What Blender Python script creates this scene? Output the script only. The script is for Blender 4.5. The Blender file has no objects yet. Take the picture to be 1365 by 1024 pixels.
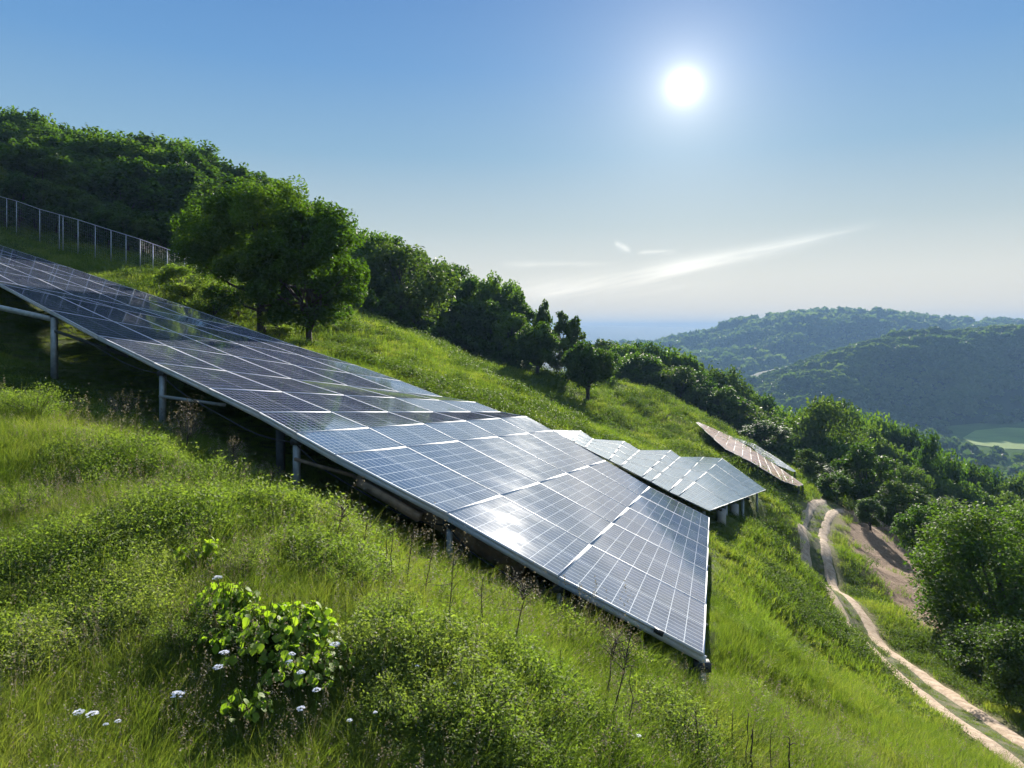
import bpy, math, random
import numpy as np
from mathutils import Vector, Matrix

R = math.radians
F = 960.0; CX = 682.5; HY = 440.0
rng = np.random.default_rng(7)
random.seed(7)
scene = bpy.context.scene
COL = scene.collection
SKY_STR = .05; EXPO = 1.55; HAZE = 2.7e-4
SUN_DIR = Vector(((912-CX)/F, 1.0, (HY-115)/F)).normalized()
SUN_EL = math.asin(SUN_DIR.z); SUN_AZ = math.atan2(SUN_DIR.x, SUN_DIR.y)

def U(px, py, d):
    """pixel of the survey photograph and distance -> point in the world"""
    return np.array([(px-CX)/F*d, d, -(py-HY)/F*d])

# ------------------------------------------------------------------ noise
def _hash(ix, iy, seed):
    h = (ix.astype(np.int64)*374761393 + iy.astype(np.int64)*668265263 + seed*1274126177) & 0x7fffffff
    h = ((h ^ (h >> 13))*1274126177) & 0x7fffffff
    return ((h ^ (h >> 16)) & 0xffff)/65535.0
def vnoise(x, y, seed=0):
    x = np.asarray(x, float); y = np.asarray(y, float)
    ix = np.floor(x); iy = np.floor(y); fx = x-ix; fy = y-iy
    fx = fx*fx*(3-2*fx); fy = fy*fy*(3-2*fy)
    a = _hash(ix, iy, seed); b = _hash(ix+1, iy, seed); c = _hash(ix, iy+1, seed); d = _hash(ix+1, iy+1, seed)
    return (a*(1-fx)+b*fx)*(1-fy)+(c*(1-fx)+d*fx)*fy - 0.5
def fbm(x, y, seed=0, oct=4):
    s = 0; a = 1.0
    for o in range(oct):
        s = s + a*vnoise(np.asarray(x)*2**o, np.asarray(y)*2**o, seed+o*17); a *= 0.5
    return s

# ------------------------------------------------------------------ tagging and mesh helpers
def tag(o, label=None, cat=None, group=None, kind=None):
    if label: o['label'] = label
    if cat: o['category'] = cat
    if group: o['group'] = group
    if kind: o['kind'] = kind
    return o
def empty(name, loc=(0, 0, 0), rz=0.0):
    o = bpy.data.objects.new(name, None); COL.objects.link(o)
    o.location = loc; o.rotation_euler = (0, 0, rz); o.empty_display_size = 0.2
    return o
def mesh_np(name, V, faces, mats=(), smooth=False, colv=None, uv=None, mi=None):
    """faces: list of arrays (n,k) of vertex ids."""
    V = np.asarray(V, np.float32)
    faces = [np.asarray(f, np.int32) for f in faces if len(f)]
    me = bpy.data.meshes.new(name)
    me.vertices.add(len(V)); me.vertices.foreach_set('co', V.ravel())
    nl = sum(f.size for f in faces); nf = sum(len(f) for f in faces)
    me.loops.add(nl); me.loops.foreach_set('vertex_index', np.concatenate([f.ravel() for f in faces]))
    me.polygons.add(nf)
    tot = np.concatenate([np.full(len(f), f.shape[1], np.int32) for f in faces])
    st = np.concatenate([[0], np.cumsum(tot)[:-1]]).astype(np.int32)
    me.polygons.foreach_set('loop_start', st)
    if mi is not None: me.polygons.foreach_set('material_index', np.asarray(mi, np.int32))
    for m in mats: me.materials.append(m)
    me.update(calc_edges=True)
    if smooth: me.polygons.foreach_set('use_smooth', np.ones(nf, bool))
    if colv is not None:
        for k, arr in colv.items():
            at = me.attributes.new(k, 'FLOAT', 'POINT'); at.data.foreach_set('value', np.asarray(arr, np.float32))
    if uv is not None:
        l = me.uv_layers.new(name='UVMap'); l.data.foreach_set('uv', np.asarray(uv, np.float32).ravel())
    me.validate(clean_customdata=False)
    return me
def link(name, me, parent=None, loc=(0, 0, 0)):
    o = bpy.data.objects.new(name, me); COL.objects.link(o); o.location = loc
    if parent: o.parent = parent
    return o
class MB:
    def __init__(s): s.V = []; s.Q = []; s.T = []; s.n = 0
    def add(s, V, Q=(), T=()):
        V = np.asarray(V, float)
        s.V.append(V)
        if len(Q): s.Q.append(np.asarray(Q)+s.n)
        if len(T): s.T.append(np.asarray(T)+s.n)
        s.n += len(V)
    def box8(s, P):   # 4 bottom, 4 top corners
        s.add(P, [[3, 2, 1, 0], [4, 5, 6, 7], [0, 1, 5, 4], [1, 2, 6, 5], [2, 3, 7, 6], [3, 0, 4, 7]])
    def bar(s, a, b, w, h, up=(0, 0, 1)):
        a = Vector(a); b = Vector(b); d = (b-a).normalized(); up = Vector(up)
        if abs(d.dot(up)) > .98: up = Vector((0, 1, 0))
        sx = d.cross(up).normalized()*w/2; sz = sx.cross(d).normalized()*h/2
        P = [a-sx-sz, a+sx-sz, a+sx+sz, a-sx+sz, b-sx-sz, b+sx-sz, b+sx+sz, b-sx+sz]
        s.box8([list(p) for p in P])
    def tube(s, pts, rad, k=8, cap=True):
        pts = [np.array(p, float) for p in pts]; n = len(pts)
        if np.isscalar(rad): rad = [rad]*n
        V = []; ref = np.array([0.31, 0.17, 0.93])
        for i in range(n):
            d = pts[min(i+1, n-1)]-pts[max(i-1, 0)]; d = d/(np.linalg.norm(d)+1e-9)
            u = np.cross(d, ref)
            if np.linalg.norm(u) < .1: u = np.cross(d, [1, 0, 0])
            u /= np.linalg.norm(u); v = np.cross(d, u)
            for j in range(k):
                t = 2*math.pi*j/k
                V.append(pts[i]+rad[i]*(math.cos(t)*u+math.sin(t)*v))
        Q = [[i*k+j, i*k+(j+1) % k, (i+1)*k+(j+1) % k, (i+1)*k+j] for i in range(n-1) for j in range(k)]
        T = []
        if cap:
            V.append(pts[0]); V.append(pts[-1]); c0 = n*k; c1 = c0+1
            T = [[c0, (j+1) % k, j] for j in range(k)]+[[c1, (n-1)*k+j, (n-1)*k+(j+1) % k] for j in range(k)]
        s.add(V, Q, T)
    def mesh(s, name, mats=(), smooth=False):
        fs = []
        if s.Q: fs.append(np.concatenate(s.Q))
        if s.T: fs.append(np.concatenate(s.T))
        return mesh_np(name, np.concatenate(s.V), fs, mats, smooth)
    def build(s, name, mat, parent=None, loc=(0, 0, 0), smooth=False):
        return link(name, s.mesh(name, [mat], smooth), parent, loc)

# ------------------------------------------------------------------ materials
def newmat(name):
    m = bpy.data.materials.new(name); m.use_nodes = True
    nt = m.node_tree; nt.nodes.clear()
    out = nt.nodes.new('ShaderNodeOutputMaterial')
    return m, nt, out
def N(nt, t, **kw):
    n = nt.nodes.new(t)
    for k, v in kw.items():
        if k.startswith('i_'):
            key = k[2:]
            key = int(key) if key.isdigit() else key.replace('_', ' ')
            n.inputs[key].default_value = v
        else: setattr(n, k, v)
    return n
def math_(nt, op, a, b=None, c=None, clamp=False):
    n = nt.nodes.new('ShaderNodeMath'); n.operation = op; n.use_clamp = clamp
    for i, x in enumerate((a, b, c)):
        if x is None: continue
        if isinstance(x, (int, float)): n.inputs[i].default_value = x
        else: nt.links.new(x, n.inputs[i])
    return n.outputs[0]
def ramp(nt, fac, stops):
    n = nt.nodes.new('ShaderNodeValToRGB'); e = n.color_ramp.elements
    while len(e) < len(stops): e.new(0.5)
    for i, (p, c) in enumerate(stops):
        e[i].position = p; e[i].color = (c[0], c[1], c[2], 1)
    nt.links.new(fac, n.inputs[0]); return n.outputs[0]
def mixc(nt, f, a, b, mode='MIX'):
    n = nt.nodes.new('ShaderNodeMix'); n.data_type = 'RGBA'; n.blend_type = mode
    for i, x in ((0, f), (6, a), (7, b)):
        if isinstance(x, (int, float)): n.inputs[i].default_value = x
        elif isinstance(x, tuple): n.inputs[i].default_value = (x[0], x[1], x[2], 1)
        else: nt.links.new(x, n.inputs[i])
    return n.outputs[2]
def noise(nt, scale, detail=4, rough=.55, vec=None, out=0):
    n = N(nt, 'ShaderNodeTexNoise', i_Scale=scale, i_Detail=detail, i_Roughness=rough)
    if vec is not None: nt.links.new(vec, n.inputs['Vector'])
    return n.outputs[out]
def attr(nt, name):
    return N(nt, 'ShaderNodeAttribute', attribute_name=name).outputs['Fac']

def mat_foliage(name, dark, mid, light, trans=.45, big=.05, warm=(0.35, 0.42, 0.06), world_scale=0.25, gloss=.07):
    """leaf material: per-leaf value 'v', per-object random and a slow noise over the hillside; light comes through the leaf"""
    m, nt, out = newmat(name)
    v = attr(nt, 'v')
    oi = N(nt, 'ShaderNodeObjectInfo').outputs['Random']
    pos = N(nt, 'ShaderNodeNewGeometry').outputs['Position']
    n1 = noise(nt, world_scale, 3, .6, pos)
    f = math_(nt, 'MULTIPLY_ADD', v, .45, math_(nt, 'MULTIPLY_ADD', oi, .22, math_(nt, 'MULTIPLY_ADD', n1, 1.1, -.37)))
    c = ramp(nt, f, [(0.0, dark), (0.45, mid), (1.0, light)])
    d = N(nt, 'ShaderNodeBsdfPrincipled', i_Roughness=.62)
    d.inputs['Specular IOR Level'].default_value = gloss
    nt.links.new(c, d.inputs['Base Color'])
    t = N(nt, 'ShaderNodeBsdfTranslucent')
    tc = mixc(nt, 1.0, c, (warm[0]/.2, warm[1]/.2, warm[2]/.2), 'MULTIPLY')
    nt.links.new(tc, t.inputs['Color'])
    mx = N(nt, 'ShaderNodeMixShader'); mx.inputs[0].default_value = trans
    nt.links.new(d.outputs[0], mx.inputs[1]); nt.links.new(t.outputs[0], mx.inputs[2])
    nt.links.new(mx.outputs[0], out.inputs[0])
    return m
def mat_plain(name, col, rough=.6, metal=0.0, nscale=None, namp=.25, bump=0.0, bscale=20.0, spec=.5, obj=True):
    m, nt, out = newmat(name)
    p = N(nt, 'ShaderNodeBsdfPrincipled', i_Roughness=rough, i_Metallic=metal)
    p.inputs['Specular IOR Level'].default_value = spec
    pos = N(nt, 'ShaderNodeTexCoord').outputs['Object'] if obj else N(nt, 'ShaderNodeNewGeometry').outputs['Position']
    if nscale:
        f = noise(nt, nscale, 5, .6, pos)
        lo = tuple(c*(1-namp) for c in col); hi = tuple(min(1, c*(1+namp)) for c in col)
        nt.links.new(ramp(nt, f, [(.3, lo), (.7, hi)]), p.inputs['Base Color'])
    else: p.inputs['Base Color'].default_value = (*col, 1)
    if bump:
        b = N(nt, 'ShaderNodeBump', i_Strength=bump, i_Distance=.05)
        nt.links.new(noise(nt, bscale, 5, .6, pos), b.inputs['Height']); nt.links.new(b.outputs[0], p.inputs['Normal'])
    nt.links.new(p.outputs[0], out.inputs[0])
    return m

M = {}
M['grass'] = mat_foliage('grass_blade', (.036, .064, .014), (.095, .142, .028), (.23, .235, .08), trans=.5, warm=(.325, .35, .115), world_scale=.35)
M['weed'] = mat_foliage('weed_leaf', (.050, .078, .018), (.115, .165, .038), (.22, .245, .085), trans=.52, warm=(.32, .36, .115), world_scale=.6, gloss=.12)
M['weed_dark'] = mat_foliage('weed_leaf_dark', (.026, .046, .014), (.055, .085, .024), (.11, .14, .045), trans=.45, warm=(.33, .38, .09), world_scale=.4)
M['straw'] = mat_foliage('dry_stem', (.10, .085, .055), (.19, .17, .11), (.32, .29, .21), trans=.3, warm=(.22, .2, .15))
M['leaf_a'] = mat_foliage('tree_leaf', (.024, .048, .010), (.056, .098, .022), (.12, .165, .040), trans=.46, warm=(.33, .40, .08), world_scale=.12)
M['leaf_b'] = mat_foliage('tree_leaf_dark', (.022, .042, .012), (.045, .078, .022), (.095, .13, .04), trans=.42, warm=(.28, .36, .08), world_scale=.12)
M['leaf_c'] = mat_foliage('tree_leaf_olive', (.030, .050, .015), (.062, .094, .027), (.12, .150, .045), trans=.42, warm=(.28, .34, .10), world_scale=.12)
M['leaf_far'] = mat_foliage('far_tree_leaf', (.026, .046, .016), (.055, .084, .028), (.13, .155, .05), trans=.4, warm=(.28, .34, .09), world_scale=.006)
M['lime'] = mat_foliage('broad_leaf', (.09, .15, .02), (.17, .25, .035), (.28, .34, .07), trans=.5, warm=(.31, .35, .08), world_scale=3, gloss=.2)
M['bark'] = mat_plain('bark', (.045, .036, .028), .9, nscale=6, namp=.5, bump=.8, bscale=14)
M['post'] = mat_plain('galvanised_post', (.34, .37, .37), .55, .35, nscale=5, namp=.25, bump=.15)
M['darkpost'] = mat_plain('weathered_steel', (.05, .055, .055), .7, .2, nscale=5, namp=.3)
M['alu'] = mat_plain('aluminium_frame', (.56, .58, .60), .6, .0, nscale=3, namp=.1, spec=.15)
M['dull'] = mat_plain('dull_frame', (.36, .38, .37), .6, .0, nscale=3, namp=.1)
M['wood'] = mat_plain('weathered_timber', (.20, .145, .09), .85, nscale=4, namp=.4, bump=.4)
M['stalk'] = mat_plain('dry_stalk', (.05, .038, .024), .9, nscale=30, namp=.4)
M['petal'] = mat_plain('white_petal', (.86, .87, .90), .6)
M['wire'] = mat_plain('fence_wire', (.45, .47, .47), .5, .6)
M['concrete'] = mat_plain('concrete', (.36, .35, .33), .9, nscale=3, namp=.2, bump=.2)
M['lens'] = mat_plain('junction_box', (.02, .022, .025), .45)

def mat_module(name, cells=8.0, bus=15.0, base=(.018, .032, .085), line=(.52, .55, .60), lw=.045, bw=.13, rough=.054, dust=.22, rowline=2.0, coat=2.3):
    """glass covered silicon: cell gaps across, bus bars along, a coat of glass with a little dust"""
    m, nt, out = newmat(name)
    uv = N(nt, 'ShaderNodeUVMap').outputs[0]
    sp = N(nt, 'ShaderNodeSeparateXYZ'); nt.links.new(uv, sp.inputs[0])
    u, v = sp.outputs[0], sp.outputs[1]
    def band(x, k, w):
        f = math_(nt, 'FRACT', math_(nt, 'MULTIPLY', x, k))
        d = math_(nt, 'ABSOLUTE', math_(nt, 'SUBTRACT', f, .5))
        return math_(nt, 'GREATER_THAN', d, .5-w/2)
    cl = band(u, cells, lw); bl = band(v, bus, bw); rl = band(v, rowline, .018)
    pos = N(nt, 'ShaderNodeNewGeometry').outputs['Position']
    oi = N(nt, 'ShaderNodeObjectInfo').outputs['Random']
    var = ramp(nt, noise(nt, 1.3, 3, .6, pos), [(.3, tuple(c*.75 for c in base)), (.7, tuple(c*1.3 for c in base))])
    c = mixc(nt, math_(nt, 'MULTIPLY', bl, .55), var, line)
    c = mixc(nt, math_(nt, 'MAXIMUM', cl, rl), c, line)
    dn = ramp(nt, noise(nt, .9, 6, .65, pos), [(.42, (0, 0, 0)), (.75, (1, 1, 1))])
    df = math_(nt, 'MULTIPLY_ADD', dn, dust, .03)
    c = mixc(nt, df, c, (.38, .40, .42))
    p = N(nt, 'ShaderNodeBsdfPrincipled', i_Roughness=.7)
    p.inputs['IOR'].default_value = 1.5
    p.inputs['Specular IOR Level'].default_value = 0
    p.inputs['Coat Weight'].default_value = 1.0
    p.inputs['Coat IOR'].default_value = coat
    nt.links.new(math_(nt, 'MULTIPLY_ADD', dn, .03, math_(nt, 'MULTIPLY_ADD', oi, .02, rough-.01)), p.inputs['Coat Roughness'])
    nt.links.new(c, p.inputs['Base Color']); nt.links.new(p.outputs[0], out.inputs[0])
    return m
M['module'] = mat_module('photovoltaic_glass')
M['module_far'] = mat_module('photovoltaic_glass_dusty', cells=6, bus=10, base=(.20, .25, .28), line=(.42, .47, .50), dust=.25, rough=.09)
M['module_pink'] = mat_module('photovoltaic_glass_pinkish', cells=5, bus=6, base=(.60, .38, .28), line=(.52, .40, .34), dust=.5, rough=.15, coat=1.4)  # pinkish brown is set in the base colour of the cells
M['module_pale'] = mat_module('photovoltaic_glass_pale', cells=5, bus=6, base=(.42, .42, .42), line=(.6, .6, .62), dust=.3, rough=.15, coat=1.4)

# ------------------------------------------------------------------ the hillside: a smooth surface through surveyed points
AN = []
def A(px, py, d): AN.append(U(px, py, d))
def AX(x, y, z): AN.append(np.array([x, y, z], float))
# bank near the camera
for a in [(0, 1024, 4.9), (350, 1024, 5.3), (682, 1040, 5.9), (1000, 1060, 7.8), (1200, 1024, 12.0), (1365, 1024, 17.0),
          (0, 840, 7.0), (350, 850, 7.0), (620, 880, 7.4), (0, 680, 10.5), (300, 690, 10.5), (520, 800, 9.0), (0, 560, 16), (150, 600, 14), (820, 975, 8.0)]: A(*a)
# crest in front of the array
CREST = [(0, 492, 26), (100, 536, 20.5), (200, 584, 16.6), (320, 645, 14.0), (450, 715, 11.8), (600, 800, 10.4), (750, 872, 9.5), (870, 928, 9.1), (935, 958, 9.1)]
for a in CREST: A(*a)
AX(0, 0, -2.55); AX(-6, 0, -.9); AX(-12, 3, .3); AX(8, 0, -5.6); AX(0, -15, -2.4); AX(-15, -15, 1.5); AX(20, -15, -9.0); AX(22, 0, -11); AX(-30, 5, 4.5)
# array 1 edges (pixel, pixel, distance)
ARR_B = [(940, 872, 10.0), (745, 768, 11.0), (597, 684, 12.0), (447, 606, 13.1), (395, 577, 14.0), (345, 549, 15.1), (278, 517, 16.9), (205, 483, 19.3), (130, 447, 22.6), (66, 413, 26.5), (0, 378, 32.0)]
ARR_T = [(946, 690, 20.0), (866, 649, 20.8), (807, 614, 21.4), (737, 574, 22.1), (702, 555, 22.5), (667, 549, 23.0), (634, 536, 23.4), (590, 529, 24.2), (535, 508, 25.7), (475, 487, 27.6), (400, 463, 31.0)]
ARR_TX = [(330, 438, 34.5), (255, 411, 38.5), (175, 384, 43), (90, 356, 49), (0, 327, 56), (-90, 290, 63), (-180, 250, 71)]
ARR_T = [(a, b, c*(1+.26*min(1, max(0, (a-290)/420)))) for a, b, c in ARR_T]
for i in range(0, len(ARR_B)):
    b = U(*ARR_B[i]); t = U(*ARR_T[min(i, len(ARR_T)-1)])
    drop = [.55, .75, .95, 1.15, 1.25, 1.35, 1.5, 1.7, 2.0, 2.3, 2.6][i]
    if i in (0, 2, 3, 5, 7, 9, 10):
        q = b+(t-b)*.22; AN.append(q-np.array([0, 0, drop]))
        q = b+(t-b)*.75; AN.append(q-np.array([0, 0, .95]))
for a in ARR_T[1::2]+ARR_TX[:5:1]:
    p = U(*a); AN.append(p+np.array([.3, 1.2, -.85]))
ARR_T2 = [(1021, 653, 41), (963, 611, 46.5), (938, 609, 43.7), (907, 609, 38.6), (894, 600, 39.4), (853, 600, 34.2), (832, 588, 34.8), (791, 585, 31.2), (774, 574, 31.9), (737, 573, 28.9)]
ARR_B2 = [(946, 681, 26.4), (905, 661, 26.7), (892, 655, 26.8), (868, 642, 27.0), (856, 636, 27.1), (828, 621, 27.4), (812, 613, 27.6), (780, 597, 27.9), (765, 589, 28.1), (738, 575.5, 28.4)]
ARR_T2 = [(a, b, c*1.08) for a, b, c in ARR_T2]; ARR_B2 = [(a, b, c*1.08) for a, b, c in ARR_B2]
for a in ARR_T2[::2]+ARR_B2[::3]: AN.append(U(*a)-np.array([0, 0, 1.15]))
# slope beyond the array and the orchard
for a in [(990, 920, 13), (1010, 715, 33), (1000, 770, 25), (1050, 860, 21), (1030, 672, 46), (960, 702, 32),
          (345, 446, 43), (395, 462, 40), (500, 435, 56), (560, 455, 74), (640, 486, 84), (715, 502, 80), (785, 533, 74), (640, 508, 46), (745, 560, 58), (800, 575, 62),
          (820, 512, 92), (870, 568, 72), (905, 598, 62), (950, 568, 96), (965, 612, 60), (1040, 650, 58), (1060, 655, 60), (1110, 662, 68),
          (0, 312, 66), (110, 346, 59), (225, 368, 54), (120, 375, 49),
          (0, 262, 100), (100, 271, 100), (300, 319, 100), (430, 400, 100), (550, 442, 100), (620, 472, 100), (690, 497, 100),
          (820, 540, 128), (950, 628, 125), (1100, 705, 105), (1200, 755, 88), (1300, 790, 75),
          # track
          (1110, 672, 64), (1085, 715, 50), (1095, 770, 41), (1150, 845, 31), (1220, 905, 25), (1300, 962, 20.5), (1365, 1003, 18),
          (1190, 765, 45), (1250, 835, 35), (1190, 722, 58), (1290, 900, 28), (1365, 930, 24)]: A(*a)
AX(40, 20, -24); AX(60, 60, -34); AX(90, 100, -48); AX(60, 140, -40); AX(110, 40, -58); AX(0, 170, -10); AX(-60, 150, 22); AX(-110, 100, 36); AX(-90, 40, 20); AX(50, -15, -26)
AX(0, 230, -26); AX(-100, 230, 20); AX(60, 230, -58); AX(130, 180, -78); AX(140, 0, -72)
AN = np.array(AN)
SC = 40.0
def _phi(r2): return np.where(r2 > 0, r2*np.log(r2+1e-12), 0)
_P = AN[:, :2]/SC
n_ = len(_P)
_K = _phi(((_P[:, None]-_P[None])**2).sum(-1)) + np.eye(n_)*2e-4
_Q = np.hstack([np.ones((n_, 1)), _P])
_A = np.block([[_K, _Q], [_Q.T, np.zeros((3, 3))]])
_w = np.linalg.solve(_A, np.concatenate([AN[:, 2], np.zeros(3)]))
def tps(x, y):
    x = np.asarray(x, float); sh = x.shape
    X = np.stack([x.ravel(), np.asarray(y, float).ravel()], -1)/SC
    out = np.empty(len(X))
    for i in range(0, len(X), 20000):
        B = X[i:i+20000]
        out[i:i+20000] = _phi(((B[:, None]-_P[None])**2).sum(-1))@_w[:n_]+_w[n_]+B@_w[n_+1:]
    return out.reshape(sh)
TRK = [(64, 1112, 672), (57, 1094, 690), (50, 1083, 717), (41, 1093, 770), (31, 1150, 845), (25, 1220, 905), (20.5, 1300, 962), (18, 1365, 1003), (15.5, 1450, 1065), (13, 1560, 1150)]
TRK = np.array([U(b, c, a)[:2] for a, b, c in TRK])
def resample(P, step):
    P = np.asarray(P, float)
    out = []
    for i in range(len(P)-1):
        p0 = P[max(i-1, 0)]; p1 = P[i]; p2 = P[i+1]; p3 = P[min(i+2, len(P)-1)]
        n = max(2, int(np.linalg.norm(p2-p1)/step))
        for k in range(n):
            t = k/n
            out.append(.5*((2*p1)+(-p0+p2)*t+(2*p0-5*p1+4*p2-p3)*t*t+(-p0+3*p1-3*p2+p3)*t**3))
    out.append(P[-1]); return np.array(out)
TRS = resample(TRK, .5)
def track_dist(x, y):
    x = np.asarray(x, float); sh = x.shape; X = np.stack([x.ravel(), np.asarray(y, float).ravel()], -1)
    out = np.full(len(X), 1e3)
    msk = (X[:, 0] > 3) & (X[:, 0] < 40) & (X[:, 1] < 75)
    Y = X[msk]
    res = np.empty(len(Y))
    for i in range(0, len(Y), 20000):
        B = Y[i:i+20000]; res[i:i+20000] = np.sqrt(((B[:, None]-TRS[None])**2).sum(-1).min(1))
    out[msk] = res
    return out.reshape(sh)
ARRLINE = resample(np.array([U(*a)[:2] for a in ARR_B]), .5)
def ground_raw(x, y):
    z = tps(x, y)
    td = track_dist(x, y)
    soft = np.clip((td-1.3)/3, 0, 1)
    bump = .10*fbm(np.asarray(x)/1.1, np.asarray(y)/1.1, 3, 3)+.5*fbm(np.asarray(x)/6, np.asarray(y)/6, 9, 3)*np.clip((np.asarray(y)-3)/40, .15, 1)
    return z+bump*(.15+.85*soft)-.12*np.clip(1-td/1.6, 0, 1)
def axis(lo, hi, c0, c1, fine, grow):
    a = list(np.arange(c0, c1, fine)); s = fine
    x = a[-1]
    while x < hi: s *= grow; x += s; a.append(x)
    s = fine; x = a[0]; b = []
    while x > lo: s *= grow; x -= s; b.append(x)
    return np.array(b[::-1]+a)
GX = axis(-150, 190, -16, 24, .22, 1.025); GY = axis(-20, 290, 3, 34, .22, 1.022)
XX, YY = np.meshgrid(GX, GY, indexing='ij')
ZZ = ground_raw(XX, YY)
_bl = np.clip((YY-190)/95, 0, 1)**1.5; ZZ = ZZ*(1-_bl)-106*_bl
ZZ = np.maximum(ZZ, -104)
def G(x, y):
    """height of the built hillside (bilinear in its grid)"""
    x = np.asarray(x, float); y = np.asarray(y, float)
    i = np.clip(np.searchsorted(GX, x)-1, 0, len(GX)-2); j = np.clip(np.searchsorted(GY, y)-1, 0, len(GY)-2)
    fx = np.clip((x-GX[i])/(GX[i+1]-GX[i]), 0, 1); fy = np.clip((y-GY[j])/(GY[j+1]-GY[j]), 0, 1)
    return (ZZ[i, j]*(1-fx)+ZZ[i+1, j]*fx)*(1-fy)+(ZZ[i, j+1]*(1-fx)+ZZ[i+1, j+1]*fx)*fy
def hit(px, py, d0=3.0, d1=260.0):
    """where the sight line of a pixel first meets the hillside"""
    d = np.geomspace(d0, d1, 3000)
    x = (px-CX)/F*d; z = -(py-HY)/F*d
    below = z < G(x, d)
    k = int(np.argmax(below)) if below.any() else len(d)-1
    return np.array([x[k], d[k], float(G(x[k], d[k]))])
def on_ground(px, d):
    x = (px-CX)/F*d
    return np.array([x, d, float(G(x, d))])

# ground material
def mat_ground():
    m, nt, out = newmat('meadow_soil')
    pos = N(nt, 'ShaderNodeNewGeometry').outputs['Position']
    n1 = noise(nt, .22, 5, .6, pos); n2 = noise(nt, 3.0, 6, .7, pos); n3 = noise(nt, .9, 4, .6, pos)
    f = math_(nt, 'MULTIPLY_ADD', n1, .45, math_(nt, 'MULTIPLY_ADD', n2, .25, math_(nt, 'MULTIPLY', n3, .3)))
    c = ramp(nt, f, [(.30, (.035, .055, .012)), (.45, (.075, .105, .020)), (.58, (.13, .155, .035)), (.72, (.20, .18, .07))])
    w = attr(nt, 'worn'); n4 = noise(nt, 2.5, 5, .7, pos)
    wf = math_(nt, 'MULTIPLY', w, math_(nt, 'MULTIPLY_ADD', n4, 1.6, .1), clamp=True)
    c = mixc(nt, wf, c, (.27, .20, .10))
    b = attr(nt, 'bare')
    soil = ramp(nt, noise(nt, 5, 6, .7, pos), [(.3, (.13, .082, .05)), (.5, (.25, .165, .105)), (.7, (.34, .24, .16))])
    bf = math_(nt, 'MULTIPLY', b, math_(nt, 'MULTIPLY_ADD', n4, 1.2, .55), clamp=True)
    c = mixc(nt, bf, c, soil)
    p = N(nt, 'ShaderNodeBsdfPrincipled', i_Roughness=.95)
    p.inputs['Specular IOR Level'].default_value = .15
    bp = N(nt, 'ShaderNodeBump', i_Strength=1.0, i_Distance=.25)
    nt.links.new(noise(nt, 2.2, 8, .75, pos), bp.inputs['Height'])
    nt.links.new(c, p.inputs['Base Color']); nt.links.new(bp.outputs[0], p.inputs['Normal']); nt.links.new(p.outputs[0], out.inputs[0])
    return m
M['ground'] = mat_ground()
def poly_mask(x, y, P, soft=2.0):
    """1 inside polygon (world xy), with a soft edge"""
    x = np.asarray(x); y = np.asarray(y); P = np.asarray(P); n = len(P)
    ins = np.zeros(x.shape, bool); dist = np.full(x.shape, 1e9)
    for i in range(n):
        a = P[i]; b = P[(i+1) % n]
        c = ((a[1] > y) != (b[1] > y)) & (x < (b[0]-a[0])*(y-a[1])/(b[1]-a[1]+1e-9)+a[0]); ins ^= c
        ab = b-a; t = np.clip(((x-a[0])*ab[0]+(y-a[1])*ab[1])/(ab@ab), 0, 1)
        dist = np.minimum(dist, np.hypot(x-a[0]-t*ab[0], y-a[1]-t*ab[1]))
    return np.clip(.5+np.where(ins, dist, -dist)/soft, 0, 1)
def above(px, py, h, d0, d1):
    """distance along a sight line at which it is h metres over the built ground (first time)"""
    d = np.linspace(d0, d1, 1200); x = (px-CX)/F*d; c = -(py-HY)/F*d-G(x, d)-h
    k = np.where(c <= 0)[0]
    return float(d[k[0]]) if len(k) else float(d[np.argmin(c)])
BANK = np.array([hit(*p)[:2] for p in [(1122, 692), (1165, 688), (1210, 715), (1265, 780), (1300, 850), (1262, 875), (1215, 835), (1165, 785), (1132, 735)]]+[])
WORN = np.array([hit(*p)[:2] for p in [(868, 610), (852, 578), (880, 548), (905, 548), (890, 575), (878, 605)]])
bare = poly_mask(XX, YY, BANK, 1.6); worn = poly_mask(XX, YY, WORN, 3.5)*.9
worn = np.maximum(worn, np.clip(1.15-np.abs(track_dist(XX, YY)-1.0)/.8, 0, 1)*.45)
ni, nj = XX.shape
idx = np.arange(ni*nj).reshape(ni, nj)
Qd = np.stack([idx[:-1, :-1], idx[1:, :-1], idx[1:, 1:], idx[:-1, 1:]], -1).reshape(-1, 4)
me = mesh_np('hillside', np.stack([XX, YY, ZZ], -1).reshape(-1, 3), [Qd], [M['ground']], True, {'bare': bare.ravel(), 'worn': worn.ravel()})
tag(link('hillside', me), 'grassy hillside falling away to the valley', 'ground', kind='structure')


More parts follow.
